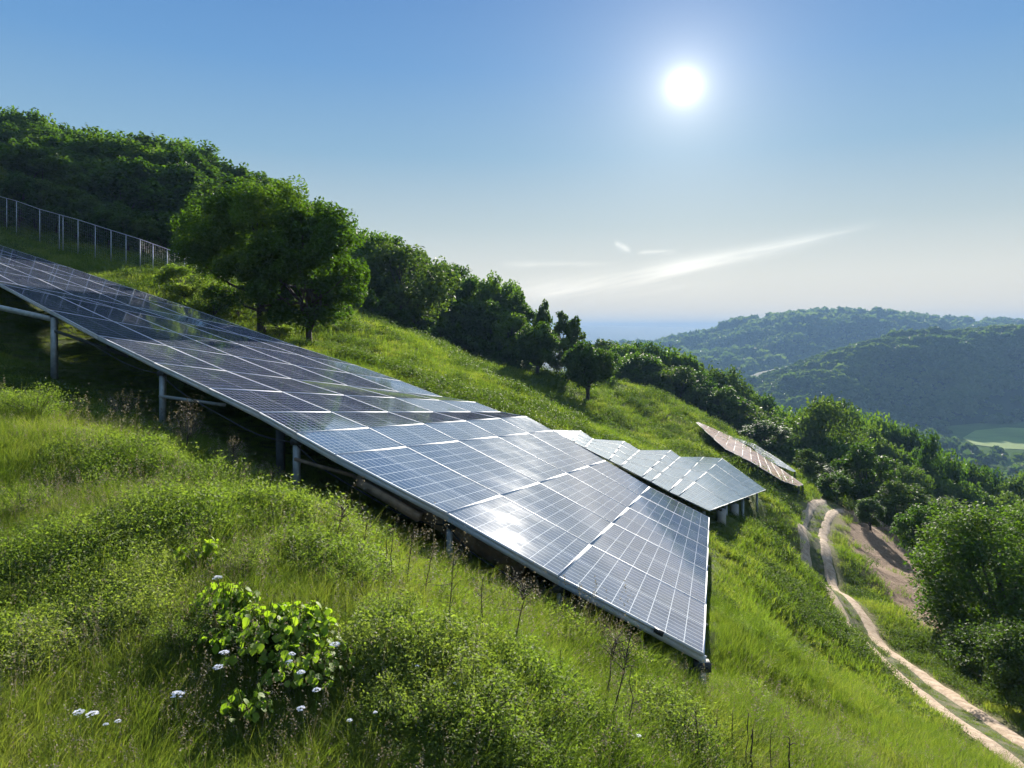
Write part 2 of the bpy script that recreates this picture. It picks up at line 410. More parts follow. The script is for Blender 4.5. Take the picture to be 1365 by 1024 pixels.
# ------------------------------------------------------------------ track
def ribbon(name, offs0, offs1, mat, lift, jag, seed, a=0, b=None, k=6):
    P = resample(TRK, .25)[a:b]
    T = np.gradient(P, axis=0); T /= np.linalg.norm(T, axis=1)[:, None]
    Nn = np.stack([T[:, 1], -T[:, 0]], -1)
    s = np.arange(len(P))*.25; V = []
    tap = np.clip(np.minimum(s, s[-1]-s)/2.0, .05, 1)
    mid = (offs0+offs1)/2
    for q in range(k):
        t = q/(k-1)
        o = (offs0+jag*fbm(s*1.1, s*0, seed, 4))*(1-t)+(offs1+jag*fbm(s*1.1, s*0+9, seed+5, 4))*t
        o = mid+(o-mid)*tap
        xy = P+Nn*o[:, None]
        z = G(xy[:, 0], xy[:, 1])+lift*(1 if 0 < q < k-1 else .1)
        V.append(np.concatenate([xy, z[:, None]], 1))
    V = np.stack(V, 1); n = len(P); i = np.arange(n*k).reshape(n, k)
    Q = np.stack([i[:-1, :-1], i[:-1, 1:], i[1:, 1:], i[1:, :-1]], -1).reshape(-1, 4)
    return mesh_np(name, V.reshape(-1, 3), [Q], [mat], True)
def mat_dirt(name, stops, sc=3.0):
    m, nt, out = newmat(name)
    pos = N(nt, 'ShaderNodeNewGeometry').outputs['Position']
    c = ramp(nt, noise(nt, sc, 8, .72, pos), stops)
    p = N(nt, 'ShaderNodeBsdfPrincipled', i_Roughness=.95); p.inputs['Specular IOR Level'].default_value = .2
    bp = N(nt, 'ShaderNodeBump', i_Strength=.8, i_Distance=.06)
    nt.links.new(noise(nt, 9, 6, .75, pos), bp.inputs['Height'])
    nt.links.new(c, p.inputs['Base Color']); nt.links.new(bp.outputs[0], p.inputs['Normal']); nt.links.new(p.outputs[0], out.inputs[0])
    return m
M['rut'] = mat_dirt('pale_dirt', [(.30, (.20, .14, .09)), (.45, (.38, .28, .19)), (.62, (.52, .40, .29))])
M['mid'] = mat_dirt('dark_dirt', [(.38, (.05, .07, .02)), (.54, (.10, .10, .04)), (.70, (.22, .17, .11))], 2.2)
tr = empty('track', tuple(np.append(TRS[len(TRS)//2], G(*TRS[len(TRS)//2]))))
tag(tr, 'two rutted pale dirt farm track winding down the hillside', 'track', kind='structure')
def track_part(name, me):
    o = link(name, me, tr); o.matrix_parent_inverse = Matrix.Translation(-Vector(tr.location)); return o
track_part('centre_strip', ribbon('centre_strip', -.50, .50, M['mid'], .02, .16, 3))
track_part('rut', ribbon('rut', -.95, -.36, M['rut'], .09, .14, 41))
track_part('rut', ribbon('rut', .36, .95, M['rut'], .09, .14, 77))

# ------------------------------------------------------------------ valley floor and far hills
FLOOR = -100.0
def mat_valley():
    m, nt, out = newmat('valley_fields')
    pos = N(nt, 'ShaderNodeNewGeometry').outputs['Position']
    vor = N(nt, 'ShaderNodeTexVoronoi', i_Scale=.0035); nt.links.new(pos, vor.inputs['Vector'])
    c = ramp(nt, N(nt, 'ShaderNodeSeparateXYZ').outputs[0], [(0, (.1, .16, .03)), (1, (.2, .26, .06))])
    sp = nt.nodes[-2] if False else None
    sx = N(nt, 'ShaderNodeSeparateXYZ'); nt.links.new(vor.outputs['Color'], sx.inputs[0])
    c = ramp(nt, sx.outputs[0], [(0, (.045, .075, .02)), (.55, (.075, .115, .028)), (1, (.12, .15, .04))])
    c2 = mixc(nt, .35, c, ramp(nt, noise(nt, .05, 6, .6, pos), [(.3, (.05, .08, .02)), (.7, (.13, .18, .05))]))
    p = N(nt, 'ShaderNodeBsdfDiffuse'); nt.links.new(c2, p.inputs['Color']); nt.links.new(p.outputs[0], out.inputs[0])
    return m
M['valley'] = mat_valley()
M['field'] = mat_plain('bright_pasture', (.17, .235, .05), .95, nscale=.03, namp=.2, spec=.1, obj=False)
M['forest_floor'] = mat_plain('forest_floor', (.022, .036, .014), .95, nscale=.02, namp=.4, spec=.1, obj=False)
me = mesh_np('valley_floor', [(-6800, -400, FLOOR-1), (6800, -400, FLOOR-1), (6800, 6800, FLOOR-1), (-6800, 6800, FLOOR-1)], [[[0, 1, 2, 3]]], [M['valley']])
tag(link('valley_floor', me), 'green valley floor below the hillside', 'valley floor', kind='structure')
# one bright pasture with a slightly wavy edge
P = []
for px, py in [(1283, 583), (1300, 573), (1340, 569), (1420, 572), (1520, 582), (1520, 604), (1400, 600), (1340, 597), (1300, 592)]:
    d = -(FLOOR)/((py-HY)/F); P.append(((px-CX)/F*d, d, FLOOR-.6))
tag(link('pasture', mesh_np('pasture', P, [[list(range(len(P)))]], [M['field']])), 'bright pale green pasture on the valley floor', 'field', kind='structure')

def interp(tab, x): 
    t = np.array(tab, float); return np.interp(x, t[:, 0], t[:, 1])
HILLS = {}
def hill(name, label, crest, d_base, d_crest, z_base, mat, p0, p1, n=160, k=40, rough=1.0, seed=5, foot=None):
    px = np.linspace(p0, p1, n); cy = interp(crest, px)
    zc = -(cy-HY)/F*d_crest
    T = np.concatenate([np.linspace(0, 1, k), np.linspace(1.04, 1.6, 8)])
    db = d_base if foot is None else interp(foot, px)
    X = []; 
    V = np.zeros((n, len(T), 3))
    for j, t in enumerate(T):
        d = db+(d_crest-db)*t
        tt = t if t <= 1 else 1-(t-1)*1.3
        prof = np.sin(min(max(tt, 0), 1)*math.pi/2)**1.1
        x = (px-CX)/F*d_crest*(.55+.45*d/d_crest)
        nz = fbm(x/(d_crest*.12), d/(d_crest*.12)*np.ones(n), seed, 4)*rough*(zc-z_base)*.30*math.sin(math.pi*min(1, max(tt, 0)))
        V[:, j, 0] = x; V[:, j, 1] = d; V[:, j, 2] = z_base+(zc-z_base)*prof+nz
    V[:, 0, 2] = z_base-3; V[:, -1, 2] = z_base-3
    V[:, 1:, 2] = np.maximum(V[:, 1:, 2], z_base-2.5)
    i = np.arange(n*len(T)).reshape(n, -1)
    Q = np.stack([i[:-1, :-1], i[1:, :-1], i[1:, 1:], i[:-1, 1:]], -1).reshape(-1, 4)
    tag(link(name, mesh_np(name, V.reshape(-1, 3), [Q], [mat], True)), label, 'hill', kind='structure')
    HILLS[name] = V; return V
VA = hill('near_hill', 'wooded hill across the valley with its bright crest line', [(820, 575), (900, 550), (940, 536), (985, 518), (1020, 500), (1100, 474), (1140, 462), (1200, 452), (1290, 443), (1365, 440), (1500, 433), (1750, 440), (2100, 450)], 700, 980, FLOOR, M['forest_floor'], 820, 2100,
          foot=[(820, 780), (1150, 740), (1250, 790), (1330, 800), (1400, 740), (2100, 700)])
VB = hill('far_hill', 'broad wooded hill blue with distance', [(600, 470), (760, 468), (800, 464), (870, 461), (930, 447), (980, 432), (1050, 424), (1110, 423), (1160, 422), (1250, 428), (1340, 434), (1450, 442), (1700, 450), (2100, 455)], 1250, 1900, FLOOR, M['forest_floor'], 600, 2100, seed=15, rough=1.3)
VC = hill('horizon_ridge', 'flat blue ridge on the horizon', [(-900, 441), (0, 436), (500, 437), (740, 435), (800, 435), (870, 436), (950, 438), (1050, 441), (1400, 441), (2200, 440)], 4200, 6200, FLOOR, M['forest_floor'], -900, 2200, seed=25, rough=.5, k=14)

# ------------------------------------------------------------------ foliage
def rand_rot(n, flat=0.0):
    """n random orthonormal pairs (u, v); flat>0 biases the leaf normal upwards"""
    nn = rng.normal(size=(n, 3)); nn[:, 2] = np.abs(nn[:, 2])+flat; nn /= np.linalg.norm(nn, axis=1)[:, None]
    r = rng.normal(size=(n, 3)); u = np.cross(nn, r); u /= np.linalg.norm(u, axis=1)[:, None]+1e-9
    return u, np.cross(nn, u)
def leaves(P, size, aspect=.6, flat=.6, val=None, jit=.35, bend=.18):
    """diamond shaped leaves (kite of 4 vertices, folded a little) centred on P"""
    n = len(P); u, v = rand_rot(n, flat); s = size*(1+jit*rng.uniform(-1, 1, n))[:, None]
    nn = np.cross(u, v)
    V = np.stack([P-u*s, P+v*s*aspect-u*s*.05+nn*s*bend, P+u*s, P-v*s*aspect-u*s*.05+nn*s*bend], 1).reshape(-1, 3)
    Q = np.arange(n*4).reshape(n, 4)
    val = rng.uniform(0, 1, n) if val is None else val
    return V, Q, np.repeat(val, 4)
def unit(n):
    p = rng.normal(size=(n, 3)); return p/np.linalg.norm(p, axis=1)[:, None]
def make_tree(H, W, nclump, nleaf, leaf, mat, low=.15, top=1.0, seed=0, trunk_r=None, lean=(0, 0), limbs=True, inner=.45, squash=.8, gap=.0, trunk_h=None, rs=(.075, .155)):
    """returns (crown mesh, trunk mesh). H height, W crown width, low = where the crown starts"""
    global rng
    keep = rng; rng = np.random.default_rng(seed)
    ch = H*(top-low); cz = H*low+ch*.5
    C = unit(nclump)*(rng.uniform(inner, 1, nclump)**.6)[:, None]
    C *= np.array([W*.5, W*.5, ch*.5])*.78
    # the crown bulges unevenly, narrower at the foot
    ang = np.arctan2(C[:, 1], C[:, 0])
    ph = rng.uniform(0, 6.28, 4)
    C[:, :2] *= (1+.16*np.sin(2*ang+ph[0])+.12*np.sin(3*ang+ph[1]))[:, None]
    hrel = (C[:, 2]/(ch*.5)+1)/2
    C[:, :2] *= (1.08-.55*np.abs(hrel-.45)**1.5)[:, None]
    C += np.array([lean[0], lean[1], cz])
    r = W*rng.uniform(rs[0], rs[1], nclump)
    per = rng.multinomial(nleaf, (r**2)/np.sum(r**2))
    Ps = []; vs = []
    for k in range(nclump):
        q = unit(per[k])*(rng.uniform(0, 1, per[k])**.36)[:, None]*r[k]
        q[:, 2] *= squash
        q *= (1+.22*np.sin(q[:, :1]*5/r[k]+k))
        Ps.append(C[k]+q); vs.append(np.clip(rng.uniform(0, 1, per[k])*.55+rng.uniform(0, .45), 0, 1))
    # loose twigs out of the crown
    P = np.concatenate(Ps); v = np.concatenate(vs)
    V, Q, vv = leaves(P, leaf, val=v)
    cm = mesh_np('crown', V, [Q], [mat], False, {'v': vv})
    tb = MB(); tr_ = trunk_r or H*.022
    th = H*(low+.32) if trunk_h is None else trunk_h
    pts = [np.array([lean[0]*t*.5+.12*math.sin(t*5+seed)*tr_*4*t, lean[1]*t*.5+.1*math.cos(t*4+seed)*tr_*3*t, -.4+(th+.4)*t]) for t in np.linspace(0, 1, 7)]
    tb.tube(pts, [tr_*(1.35 if i == 0 else 1-.45*i/6) for i in range(7)], 8)
    if limbs:
        sel = np.argsort(rng.uniform(size=nclump))[:min(nclump, 22)]
        for k in sel:
            t0 = rng.uniform(.45, 1); a = pts[int(t0*6)]; b = C[k]
            m1 = a+(b-a)*.45+np.array([0, 0, -.06*H*rng.uniform(-.3, 1)])
            tb.tube([a, a+(m1-a)*.5+rng.normal(size=3)*.02*W, m1, m1+(b-m1)*.5+rng.normal(size=3)*.02*W, b], [tr_*.45, tr_*.36, tr_*.26, tr_*.17, tr_*.06], 5, False)
    tm = tb.mesh('trunk', [M['bark']], True)
    rng = keep
    return cm, tm
def place_tree(tpl, p, s, rz, label, cat='tree', group=None, name='broadleaf_tree', sz=None):
    root = empty(name, (p[0], p[1], p[2]-.1), rz)
    root.scale = (s, s, sz or s)
    link('crown', tpl[0], root); link('trunk', tpl[1], root)
    return tag(root, label, cat, group)

# templates for the woods (about 10 m high)
TPL = [make_tree(10, 8.5, 70, 8500, .20, M['leaf_a'], low=.10, seed=11),
       make_tree(10, 7.5, 62, 8000, .20, M['leaf_b'], low=.08, seed=12),
       make_tree(10, 9.5, 80, 9000, .21, M['leaf_a'], low=.12, seed=13, inner=.3),
       make_tree(10, 8.0, 66, 8500, .19, M['leaf_c'], low=.06, seed=14),
       make_tree(10, 6.5, 54, 7000, .20, M['leaf_b'], low=.10, seed=15, squash=1.0),
       make_tree(10, 10.5, 84, 9500, .21, M['leaf_c'], low=.04, seed=16)]
KIND = ['rounded mid green', 'compact dark green', 'wide spreading', 'olive green', 'narrow upright dark', 'broad pale olive']

def tree_by_px(tpl, px, ptop, d, label, rz=None, cat='tree', group=None, wpx=None, name='broadleaf_tree'):
    """a tree standing at distance d whose top shows at ptop"""
    g = on_ground(px, d); zt = -(ptop-HY)/F*d; h = max(2.0, zt-g[2])
    H0 = 10.0
    s = h/H0; sx = s
    if wpx: sx = wpx*1.45*d/F/8.5
    return place_tree(TPL[tpl], g, sx, random.uniform(0, 6.28) if rz is None else rz, label, cat, group, name, sz=s*1.08)

# wood above the fence: silhouette of its tops, then rows in front of it
SIL = [(-220, 110), (-120, 130), (-40, 145), (20, 142), (60, 152), (90, 172), (150, 172), (190, 168), (230, 178), (270, 193), (310, 214), (380, 250), (430, 284), (470, 292), (500, 302), (545, 326), (600, 350), (640, 362), (690, 388), (720, 398)]
WG = 'trees of the wood above the fence'
rows = [(100, 0, 34), (88, 14, 36), (77, 34, 38)]
cnt = 0
for ri, (dd, off, step) in enumerate(rows):
    px = -200+ri*13
    while px < 420:
        top = interp(SIL, px)+off+random.uniform(-6, 10)
        d = dd*random.uniform(.96, 1.04)
        t = random.choice([0, 1, 2, 0, 1, 4])
        lab = '%s tree %s of the wood above the fence' % (KIND[t], ['in the skyline row', 'in the middle row', 'in the lowest row'][ri])
        tree_by_px(t, px, top, d, lab, group='%s, %s' % (WG, ['skyline', 'middle', 'lower'][ri]+' '+KIND[t]), wpx=step*2.3)
        px += step*random.uniform(.75, 1.2); cnt += 1
tree_by_px(0, 36, 141, 96, 'taller tree whose rounded top sticks out of the skyline above the fence', wpx=62)
# undergrowth at the foot of the wood, a hedge-like skirt
for px in np.arange(-190, 330, 24):
    tree_by_px(random.choice([1, 4, 3]), px+random.uniform(-6, 6), interp([(-200, 205), (0, 225), (110, 262), (225, 290), (330, 330)], px)+random.uniform(-8, 8), 70*random.uniform(.97, 1.03), 'dark bushy tree at the wood edge behind the wire fence', group='dark bushy trees at the wood edge', wpx=52)
# wood going down beyond the big tree
for px, top, d, w, t, lab in [
    (425, 292, 98, 60, 1, 'dark tree peeping over the big double tree'), (462, 296, 92, 66, 2, 'dark spreading tree behind the end of the big double tree'),
    (505, 305, 86, 64, 0, 'rounded tree on the wood edge beside the sunlit olive tree'), (536, 326, 80, 78, 5, 'sunlit pale olive tree bulging out of the wood edge onto the meadow'),
    (556, 340, 96, 60, 1, 'dark tree behind the sunlit olive tree'), (590, 346, 100, 58, 4, 'upright dark tree on the descending wood skyline'), (612, 352, 106, 56, 1, 'dark tree with a bushy top halfway down the wood skyline'),
    (640, 362, 100, 60, 0, 'round topped tree on the descending wood skyline'), (668, 372, 104, 56, 2, 'wide tree near the end of the wood skyline'), (686, 388, 96, 48, 1, 'last dark tree of the wood before the orchard trees'),
    (578, 385, 90, 52, 1, 'dark low tree in the shade of the wood edge'), (610, 395, 92, 56, 4, 'narrow dark tree in the shade above the shadowed meadow'), (645, 400, 92, 58, 1, 'compact dark tree above the shadowed corner of meadow'),
    (678, 412, 90, 44, 0, 'small dark tree at the lower corner of the wood'), (515, 360, 88, 46, 3, 'low olive tree filling the wood edge by the big tree')]:
    tree_by_px(t, px, top, d, lab, wpx=w)

BUSH = make_tree(3, 4.4, 22, 2600, .15, M['leaf_b'], low=.0, seed=54, trunk_r=.06, trunk_h=1.0)
EDGE = [(455, 66), (478, 70), (500, 74), (522, 76), (545, 77), (566, 80), (586, 84), (604, 86), (622, 87), (640, 88), (658, 88), (676, 87), (694, 86)]
for k, (px, d) in enumerate(EDGE):
    g = on_ground(px, d); place_tree(BUSH, g, random.uniform(.85, 1.25), px, 'dark bush closing the foot of the descending wood', 'bush', 'dark bushes at the foot of the descending wood', 'bush')
    g = on_ground(px+9, d+9); place_tree(TPL[[1, 4, 0][k % 3]], g, random.uniform(.55, .72), px*2, 'low dark tree inside the foot of the descending wood', 'tree', 'low trees inside the descending wood')

# orchard pair and their neighbours
T_small = make_tree(10, 9.5, 90, 13000, .24, M['leaf_b'], low=.16, seed=31, trunk_r=.42, trunk_h=4.5)
T_airy = make_tree(10, 6.8, 46, 5200, .24, M['leaf_c'], low=.22, seed=32, trunk_r=.22, trunk_h=7, inner=.2)
def special(tpl, px, py, d, ptop, wpx, w0, lab, rz=0.0, name='broadleaf_tree', cat='tree'):
    g = on_ground(px, d); h = -(ptop-HY)/F*d-g[2]
    return place_tree(tpl, g, wpx*d/F/w0, rz, lab, cat, None, name, sz=h/10.0)
special(T_small, 716, 500, 79, 424, 62, 8.8, 'small round dark tree, upper of the two casting long shadows on the meadow', .4)
special(T_small, 784, 533, 74, 449, 66, 8.8, 'small round dark tree with a forked trunk, lower of the two on the open meadow', 2.1)
special(T_airy, 722, 470, 92, 390, 34, 6.5, 'tall airy tree with sky showing through its top', .9)
special(T_airy, 757, 490, 88, 406, 52, 6.5, 'loose spreading tree standing between and behind the two small dark trees', 3.0)
special(TPL[3], 742, 500, 84, 440, 44, 8.0, 'low olive bush between the trunks of the two small dark trees', 1.0, 'bush', 'bush')
special(TPL[0], 808, 505, 96, 462, 44, 8.5, 'green bush beside the lower small dark tree', 1.6, 'bush', 'bush')

# the belt of trees beyond the brow, running down into the valley
RS = [(800, 455), (830, 450), (850, 453), (885, 463), (915, 475), (945, 488), (973, 502), (1002, 516), (1040, 532), (1075, 535), (1105, 530), (1140, 543), (1180, 560), (1230, 574), (1270, 588), (1320, 602), (1400, 614), (1480, 630), (1600, 640)]
bands = [('skyline', 132, 0, 26, 800, 1240), ('middle', 112, 24, 28, 850, 1500), ('lower', 95, 52, 30, 1010, 1420), ('lowest', 80, 86, 32, 1080, 1420), ('edge', 68, 118, 30, 1110, 1300)]
for bn, dd, off, step, x0, x1 in bands:
    px = x0
    while px < x1:
        t = random.choice([0, 3, 5, 1, 2, 3]); d = dd*random.uniform(.95, 1.06)
        top = interp(RS, px)+off*(1 if px > 1000 else .8)+random.uniform(-7, 9)
        gz = on_ground(px, d); hh = -(top-HY)/F*d-gz[2]
        if hh < 3.5 or (bn == 'edge' and 1125 < px < 1270): print('low', bn, round(px), round(top), round(hh, 1)); px += step*.8; continue
        lab = '%s tree in the %s of the belt beyond the brow' % (KIND[t], {'skyline': 'skyline row', 'middle': 'second row', 'lower': 'third row', 'lowest': 'fourth row', 'edge': 'bottom row'}[bn])
        tree_by_px(t, px, top, d, lab, group='belt of trees beyond the brow, %s %s' % (bn, KIND[t]), wpx=step*random.uniform(1.7, 2.5))
        px += step*random.uniform(.7, 1.2)
for px, top, d, w, t, lab in [(1100, 534, 104, 66, 5, 'broad pale olive tree, the tallest crown on the belt skyline'), (1080, 596, 74, 30, 3, 'small pale round bush at the brow below the tree belt'),
    (1115, 628, 66, 36, 0, 'bright green bush at the top end of the track'), (1152, 590, 72, 58, 1, 'dark tree at the head of the brown bank'), (1020, 560, 88, 60, 1, 'dark tree above the far pinkish brown panels'),
    (1242, 578, 100, 34, 1, 'very dark conical tree sticking out of the belt'), (1160, 662, 58, 40, 4, 'dark bush at the top of the brown bank'), (1200, 640, 62, 60, 3, 'olive tree behind the brown bank'),
    (1232, 668, 52, 56, 0, 'green tree between the brown bank and the big round tree')]:
    tree_by_px(t, px, top, d, lab, wpx=w)

# the big double tree behind the array
BT1 = make_tree(12.5, 11.5, 170, 80000, .095, M['leaf_a'], low=.10, seed=51, trunk_r=.33, trunk_h=5.0, inner=.35, rs=(.045, .11))
g = on_ground(348, 43)
r_ = empty('broadleaf_tree', (g[0], g[1], g[2]-.2)); r_.scale = (.92, .92, .86)
link('crown', BT1[0], r_); link('trunk', BT1[1], r_)
tag(r_, 'big leafy tree with a dark forked trunk right behind the long array', 'tree')
BT2 = make_tree(9.6, 8.6, 120, 52000, .095, M['leaf_a'], low=.05, seed=52, trunk_r=.20, trunk_h=4.4, inner=.35, rs=(.05, .12))
g = on_ground(412, 41)
r_ = empty('broadleaf_tree', (g[0], g[1], g[2]-.2))
link('crown', BT2[0], r_); link('trunk', BT2[1], r_)
tag(r_, 'lower leafy tree with a slim trunk grown into the side of the big tree', 'tree')
BU = make_tree(3, 4.2, 26, 5200, .085, M['weed'], low=.02, seed=53, trunk_r=.06, trunk_h=1.2)
for px, d, s, lab in [(285, 44, .85, 'bright green bush under the big double tree'), (372, 43, .8, 'sunlit bush between the two trunks of the double tree'), (318, 46, .9, 'dark leafy bush close to the forked trunk'), (245, 47, .9, 'bush hanging over the end of the wire fence')]:
    g = on_ground(px, d); place_tree(BU, g, s, d*1.3, lab, 'bush', None, 'bush')
# the round tree by the track
BR = make_tree(10, 9.8, 160, 60000, .075, M['leaf_a'], low=.0, seed=61, trunk_r=.3, trunk_h=4, inner=.5, rs=(.045, .11))
p = U(1348, 905, 31); place_tree(BR, (p[0], p[1], float(G(p[0], p[1]))), 1.0, .3, 'big round leafy tree beside the lower end of the track', 'tree', None, 'broadleaf_tree', sz=(-(628-HY)/F*31-float(G(p[0], p[1])))/10.6)
p = U(1420, 800, 36); place_tree(BR, (p[0], p[1], float(G(p[0], p[1]))), .9, 2.3, 'second big leafy tree standing behind the big round tree', 'tree', None, 'broadleaf_tree')
BS = make_tree(3.2, 4.2, 30, 9000, .06, M['leaf_c'], low=.0, seed=62, trunk_r=.05, trunk_h=1)
for px, py, d, s, lab in [(1285, 845, 29, .75, 'pale olive bush at the foot of the big round tree'), (1352, 925, 23, .9, 'dark bush in the shade under the big round tree'), (1330, 890, 26, .8, 'shaded bush below the brown bank'), (1372, 850, 22, .75, 'bright green leafy bush half hidden beside the foot of the big round tree')]:
    p = U(px, py, d); place_tree(BS, (p[0], p[1], float(G(p[0], p[1]))), s, px, lab, 'bush', None, 'bush')

# forests of the far hills: one mass each
def blob_tree(kind):
    n = 46 if kind == 0 else 26
    P = unit(n)*(rng.uniform(.5, 1, n)**.5)[:, None]; P[:, 2] = np.abs(P[:, 2])*.95-.15
    V, Q, v = leaves(P, .42, aspect=.8, flat=.5)
    return V, Q, v
def forest(name, label, VH, dens, size, keep, seed, kind=0, spots=None):
    r = np.random.default_rng(seed)
    n, m, _ = VH.shape
    NT = dens
    i = r.uniform(0, n-1.001, NT); j = r.uniform(0, m-9, NT)
    j = (1-(1-j/(m-9))**1.0)*(m-9)
    a = i.astype(int); b = j.astype(int); fi = (i-a)[:, None]; fj = (j-b)[:, None]
    P = (VH[a, b]*(1-fi)+VH[a+1, b]*fi)*(1-fj)+(VH[a, b+1]*(1-fi)+VH[a+1, b+1]*fi)*fj
    k = keep(P, r)
    P = P[k]
    s = size*r.uniform(.6, 1.5, len(P))*(1+.35*np.sign(fbm(P[:, 0]/60, P[:, 1]/60, seed)))
    tv = np.clip(.5+.9*fbm(P[:, 0]/45, P[:, 1]/45, seed+3)+r.normal(0, .22, len(P)), 0, 1)
    base = [blob_tree(kind) for _ in range(6)]
    VS = []; vv = []; cnt = 0; w = r.integers(0, 6, len(P)); rz = r.uniform(0, 6.28, len(P))
    for t in range(6):
        B, Q, bv = base[t]; q = w == t
        c = np.cos(rz[q])[:, None]; s_ = np.sin(rz[q])[:, None]
        X = (B[None, :, 0]*c-B[None, :, 1]*s_)*s[q][:, None]+P[q][:, :1]
        Y = (B[None, :, 0]*s_+B[None, :, 1]*c)*s[q][:, None]+P[q][:, 1:2]
        Z = B[None, :, 2]*s[q][:, None]*1.15+P[q][:, 2:3]+.3*s[q][:, None]
        VS.append(np.stack([X, Y, Z], -1).reshape(-1, 3)); vv.append((np.clip(bv[None]*.3+tv[q][:, None]*.8, 0, 1)).ravel())
    V = np.concatenate(VS); me = mesh_np(name, V, [np.arange(len(V)).reshape(-1, 4)], [M['leaf_far']], False, {'v': np.concatenate(vv)})
    return tag(link(name, me), label, 'forest', kind='stuff')
def keepA(P, r):
    # visible side and a clearing near the pasture
    px = CX+F*P[:, 0]/P[:, 1]; py = HY-F*P[:, 2]/P[:, 1]
    clear = (px > 1260) & (py > 535+18*np.sin(px*.05)) & (py < 600)
    return (px > 900) & (px < 1750) & ~(clear & (r.uniform(size=len(P)) < .93))
forest('near_hill_forest', 'broadleaf forest covering the hill across the valley', VA, 13000, 4.7, keepA, 3)
def keepB(P, r):
    px = CX+F*P[:, 0]/P[:, 1]; return (px > 760) & (px < 1600)
forest('far_hill_forest', 'forest covering the distant blue hill', VB, 15000, 7.6, keepB, 4, 1)
# trees on the valley floor between the belt and the hill
rv = np.random.default_rng(77)
Pv = []
while len(Pv) < 1500:
    d = rv.uniform(180, 800); px = rv.uniform(760, 1700); x = (px-CX)/F*d
    py = HY-FLOOR/d*F
    if 1275 < px < 1560 and 566 < py < 607: continue
    z = max(FLOOR, float(G(x, d)) if d < 285 and x < 185 else FLOOR)
    if vnoise(px/35, py/9, 8) > .22 and py < 640: continue
    Pv.append((x, d, z))
Pv = np.array(Pv)
gridlike = np.repeat(Pv[:, None, :], 2, 1)
def forest_pts(name, label, P, size, seed):
    r = np.random.default_rng(seed); VS = []; vv = []
    for q in P:
        B, Q, bv = blob_tree(0); s = size*r.uniform(.6, 1.4); a = r.uniform(0, 6.28); c, s_ = math.cos(a), math.sin(a)
        VS.append(np.stack([(B[:, 0]*c-B[:, 1]*s_)*s+q[0], (B[:, 0]*s_+B[:, 1]*c)*s+q[1], B[:, 2]*s*1.2+q[2]+.35*s], -1)); vv.append(np.clip(bv*.4+r.uniform(0, .6), 0, 1))
    V = np.concatenate(VS)
    return tag(link(name, mesh_np(name, V, [np.arange(len(V)).reshape(-1, 4)], [M['leaf_far']], False, {'v': np.concatenate(vv)})), label, 'woodland', kind='stuff')
forest_pts('valley_woodland', 'scattered woodland and hedges on the valley floor', Pv, 5.2, 5)

# ------------------------------------------------------------------ solar arrays
def lerp(a, b, t): return a+(b-a)*t
def solar_array(name, label, cols_b, cols_t, rows, root_at, glass, thick=.045, gap=.016, waves=None, rail=True, fr=.024, group=None, fmat='alu'):
    """cols_b / cols_t: world points of the lower and upper end of every column line; rows: fractions across.
    Every module is a slab with a glass sheet and an aluminium frame."""
    root = empty(name, tuple(root_at)); inv = np.array(root_at)
    tag(root, label, 'solar array', group)
    for i in range(len(cols_b)-1):
        b0, b1, t0, t1 = cols_b[i], cols_b[i+1], cols_t[i], cols_t[i+1]
        for j in range(len(rows)-1):
            r0, r1 = rows[j], rows[j+1]
            c = [lerp(b0, t0, r0), lerp(b1, t1, r0), lerp(b1, t1, r1), lerp(b0, t0, r1)]
            c = [np.array(q, float) for q in c]
            if waves is not None:
                for q, (a_, b_) in zip(c, [(i, r0), (i+1, r0), (i+1, r1), (i, r1)]): q[2] += waves(a_, b_)
            eu = c[1]-c[0]; ev = c[3]-c[0]; lu = np.linalg.norm(eu); lv = np.linalg.norm(ev)
            nrm = np.cross(c[1]-c[3], c[2]-c[0]); nrm /= np.linalg.norm(nrm)
            if nrm[2] < 0: nrm = -nrm
            gu = gap/2/lu; gv = gap/2/lv
            def pt(u, v, h=0.0):
                return (1-u)*(1-v)*c[0]+u*(1-v)*c[1]+u*v*c[2]+(1-u)*v*c[3]+nrm*h-inv
            fu, fv = fr/lu, fr/lv
            # glass slab, 3 mm below the rim of its frame
            K = 3; V = []; 
            us = np.linspace(gu+fu*.9, 1-gu-fu*.9, K); vs = np.linspace(gv+fv*.9, 1-gv-fv*.9, K)
            UV = [[(u-us[0])/(us[-1]-us[0]), (v-vs[0])/(vs[-1]-vs[0])] for u in us for v in vs]
            V = [pt(u, v, -.006) for u in us for v in vs]+[pt(u, v, -.03) for u in us for v in vs]
            Q = []; uvl = []
            flip = np.dot(np.cross(np.array(V[K])-V[0], np.array(V[1])-V[0]), nrm) < 0
            for a in range(K-1):
                for b in range(K-1):
                    q = [a*K+b, (a+1)*K+b, (a+1)*K+b+1, a*K+b+1]
                    if flip: q = q[::-1]
                    Q.append(q); uvl += [UV[z] for z in q]
                    q2 = [z+K*K for z in q[::-1]]; Q.append(q2); uvl += [(.01, .4)]*4
            mo = link('solar_module', mesh_np('solar_module', V, [Q], [glass], False, None, uvl), root)
            # frame: four mitred bars
            mb = MB()
            o = [(gu, gv), (1-gu, gv), (1-gu, 1-gv), (gu, 1-gv)]; n4 = [(gu+fu, gv+fv), (1-gu-fu, gv+fv), (1-gu-fu, 1-gv-fv), (gu+fu, 1-gv-fv)]
            for e in range(4):
                f = (e+1) % 4
                mb.box8([pt(*o[e], -thick), pt(*o[f], -thick), pt(*n4[f], -thick), pt(*n4[e], -thick), pt(*o[e]), pt(*o[f]), pt(*n4[f]), pt(*n4[e])])
            mb.build('frame', M[fmat], mo)
    return root, inv
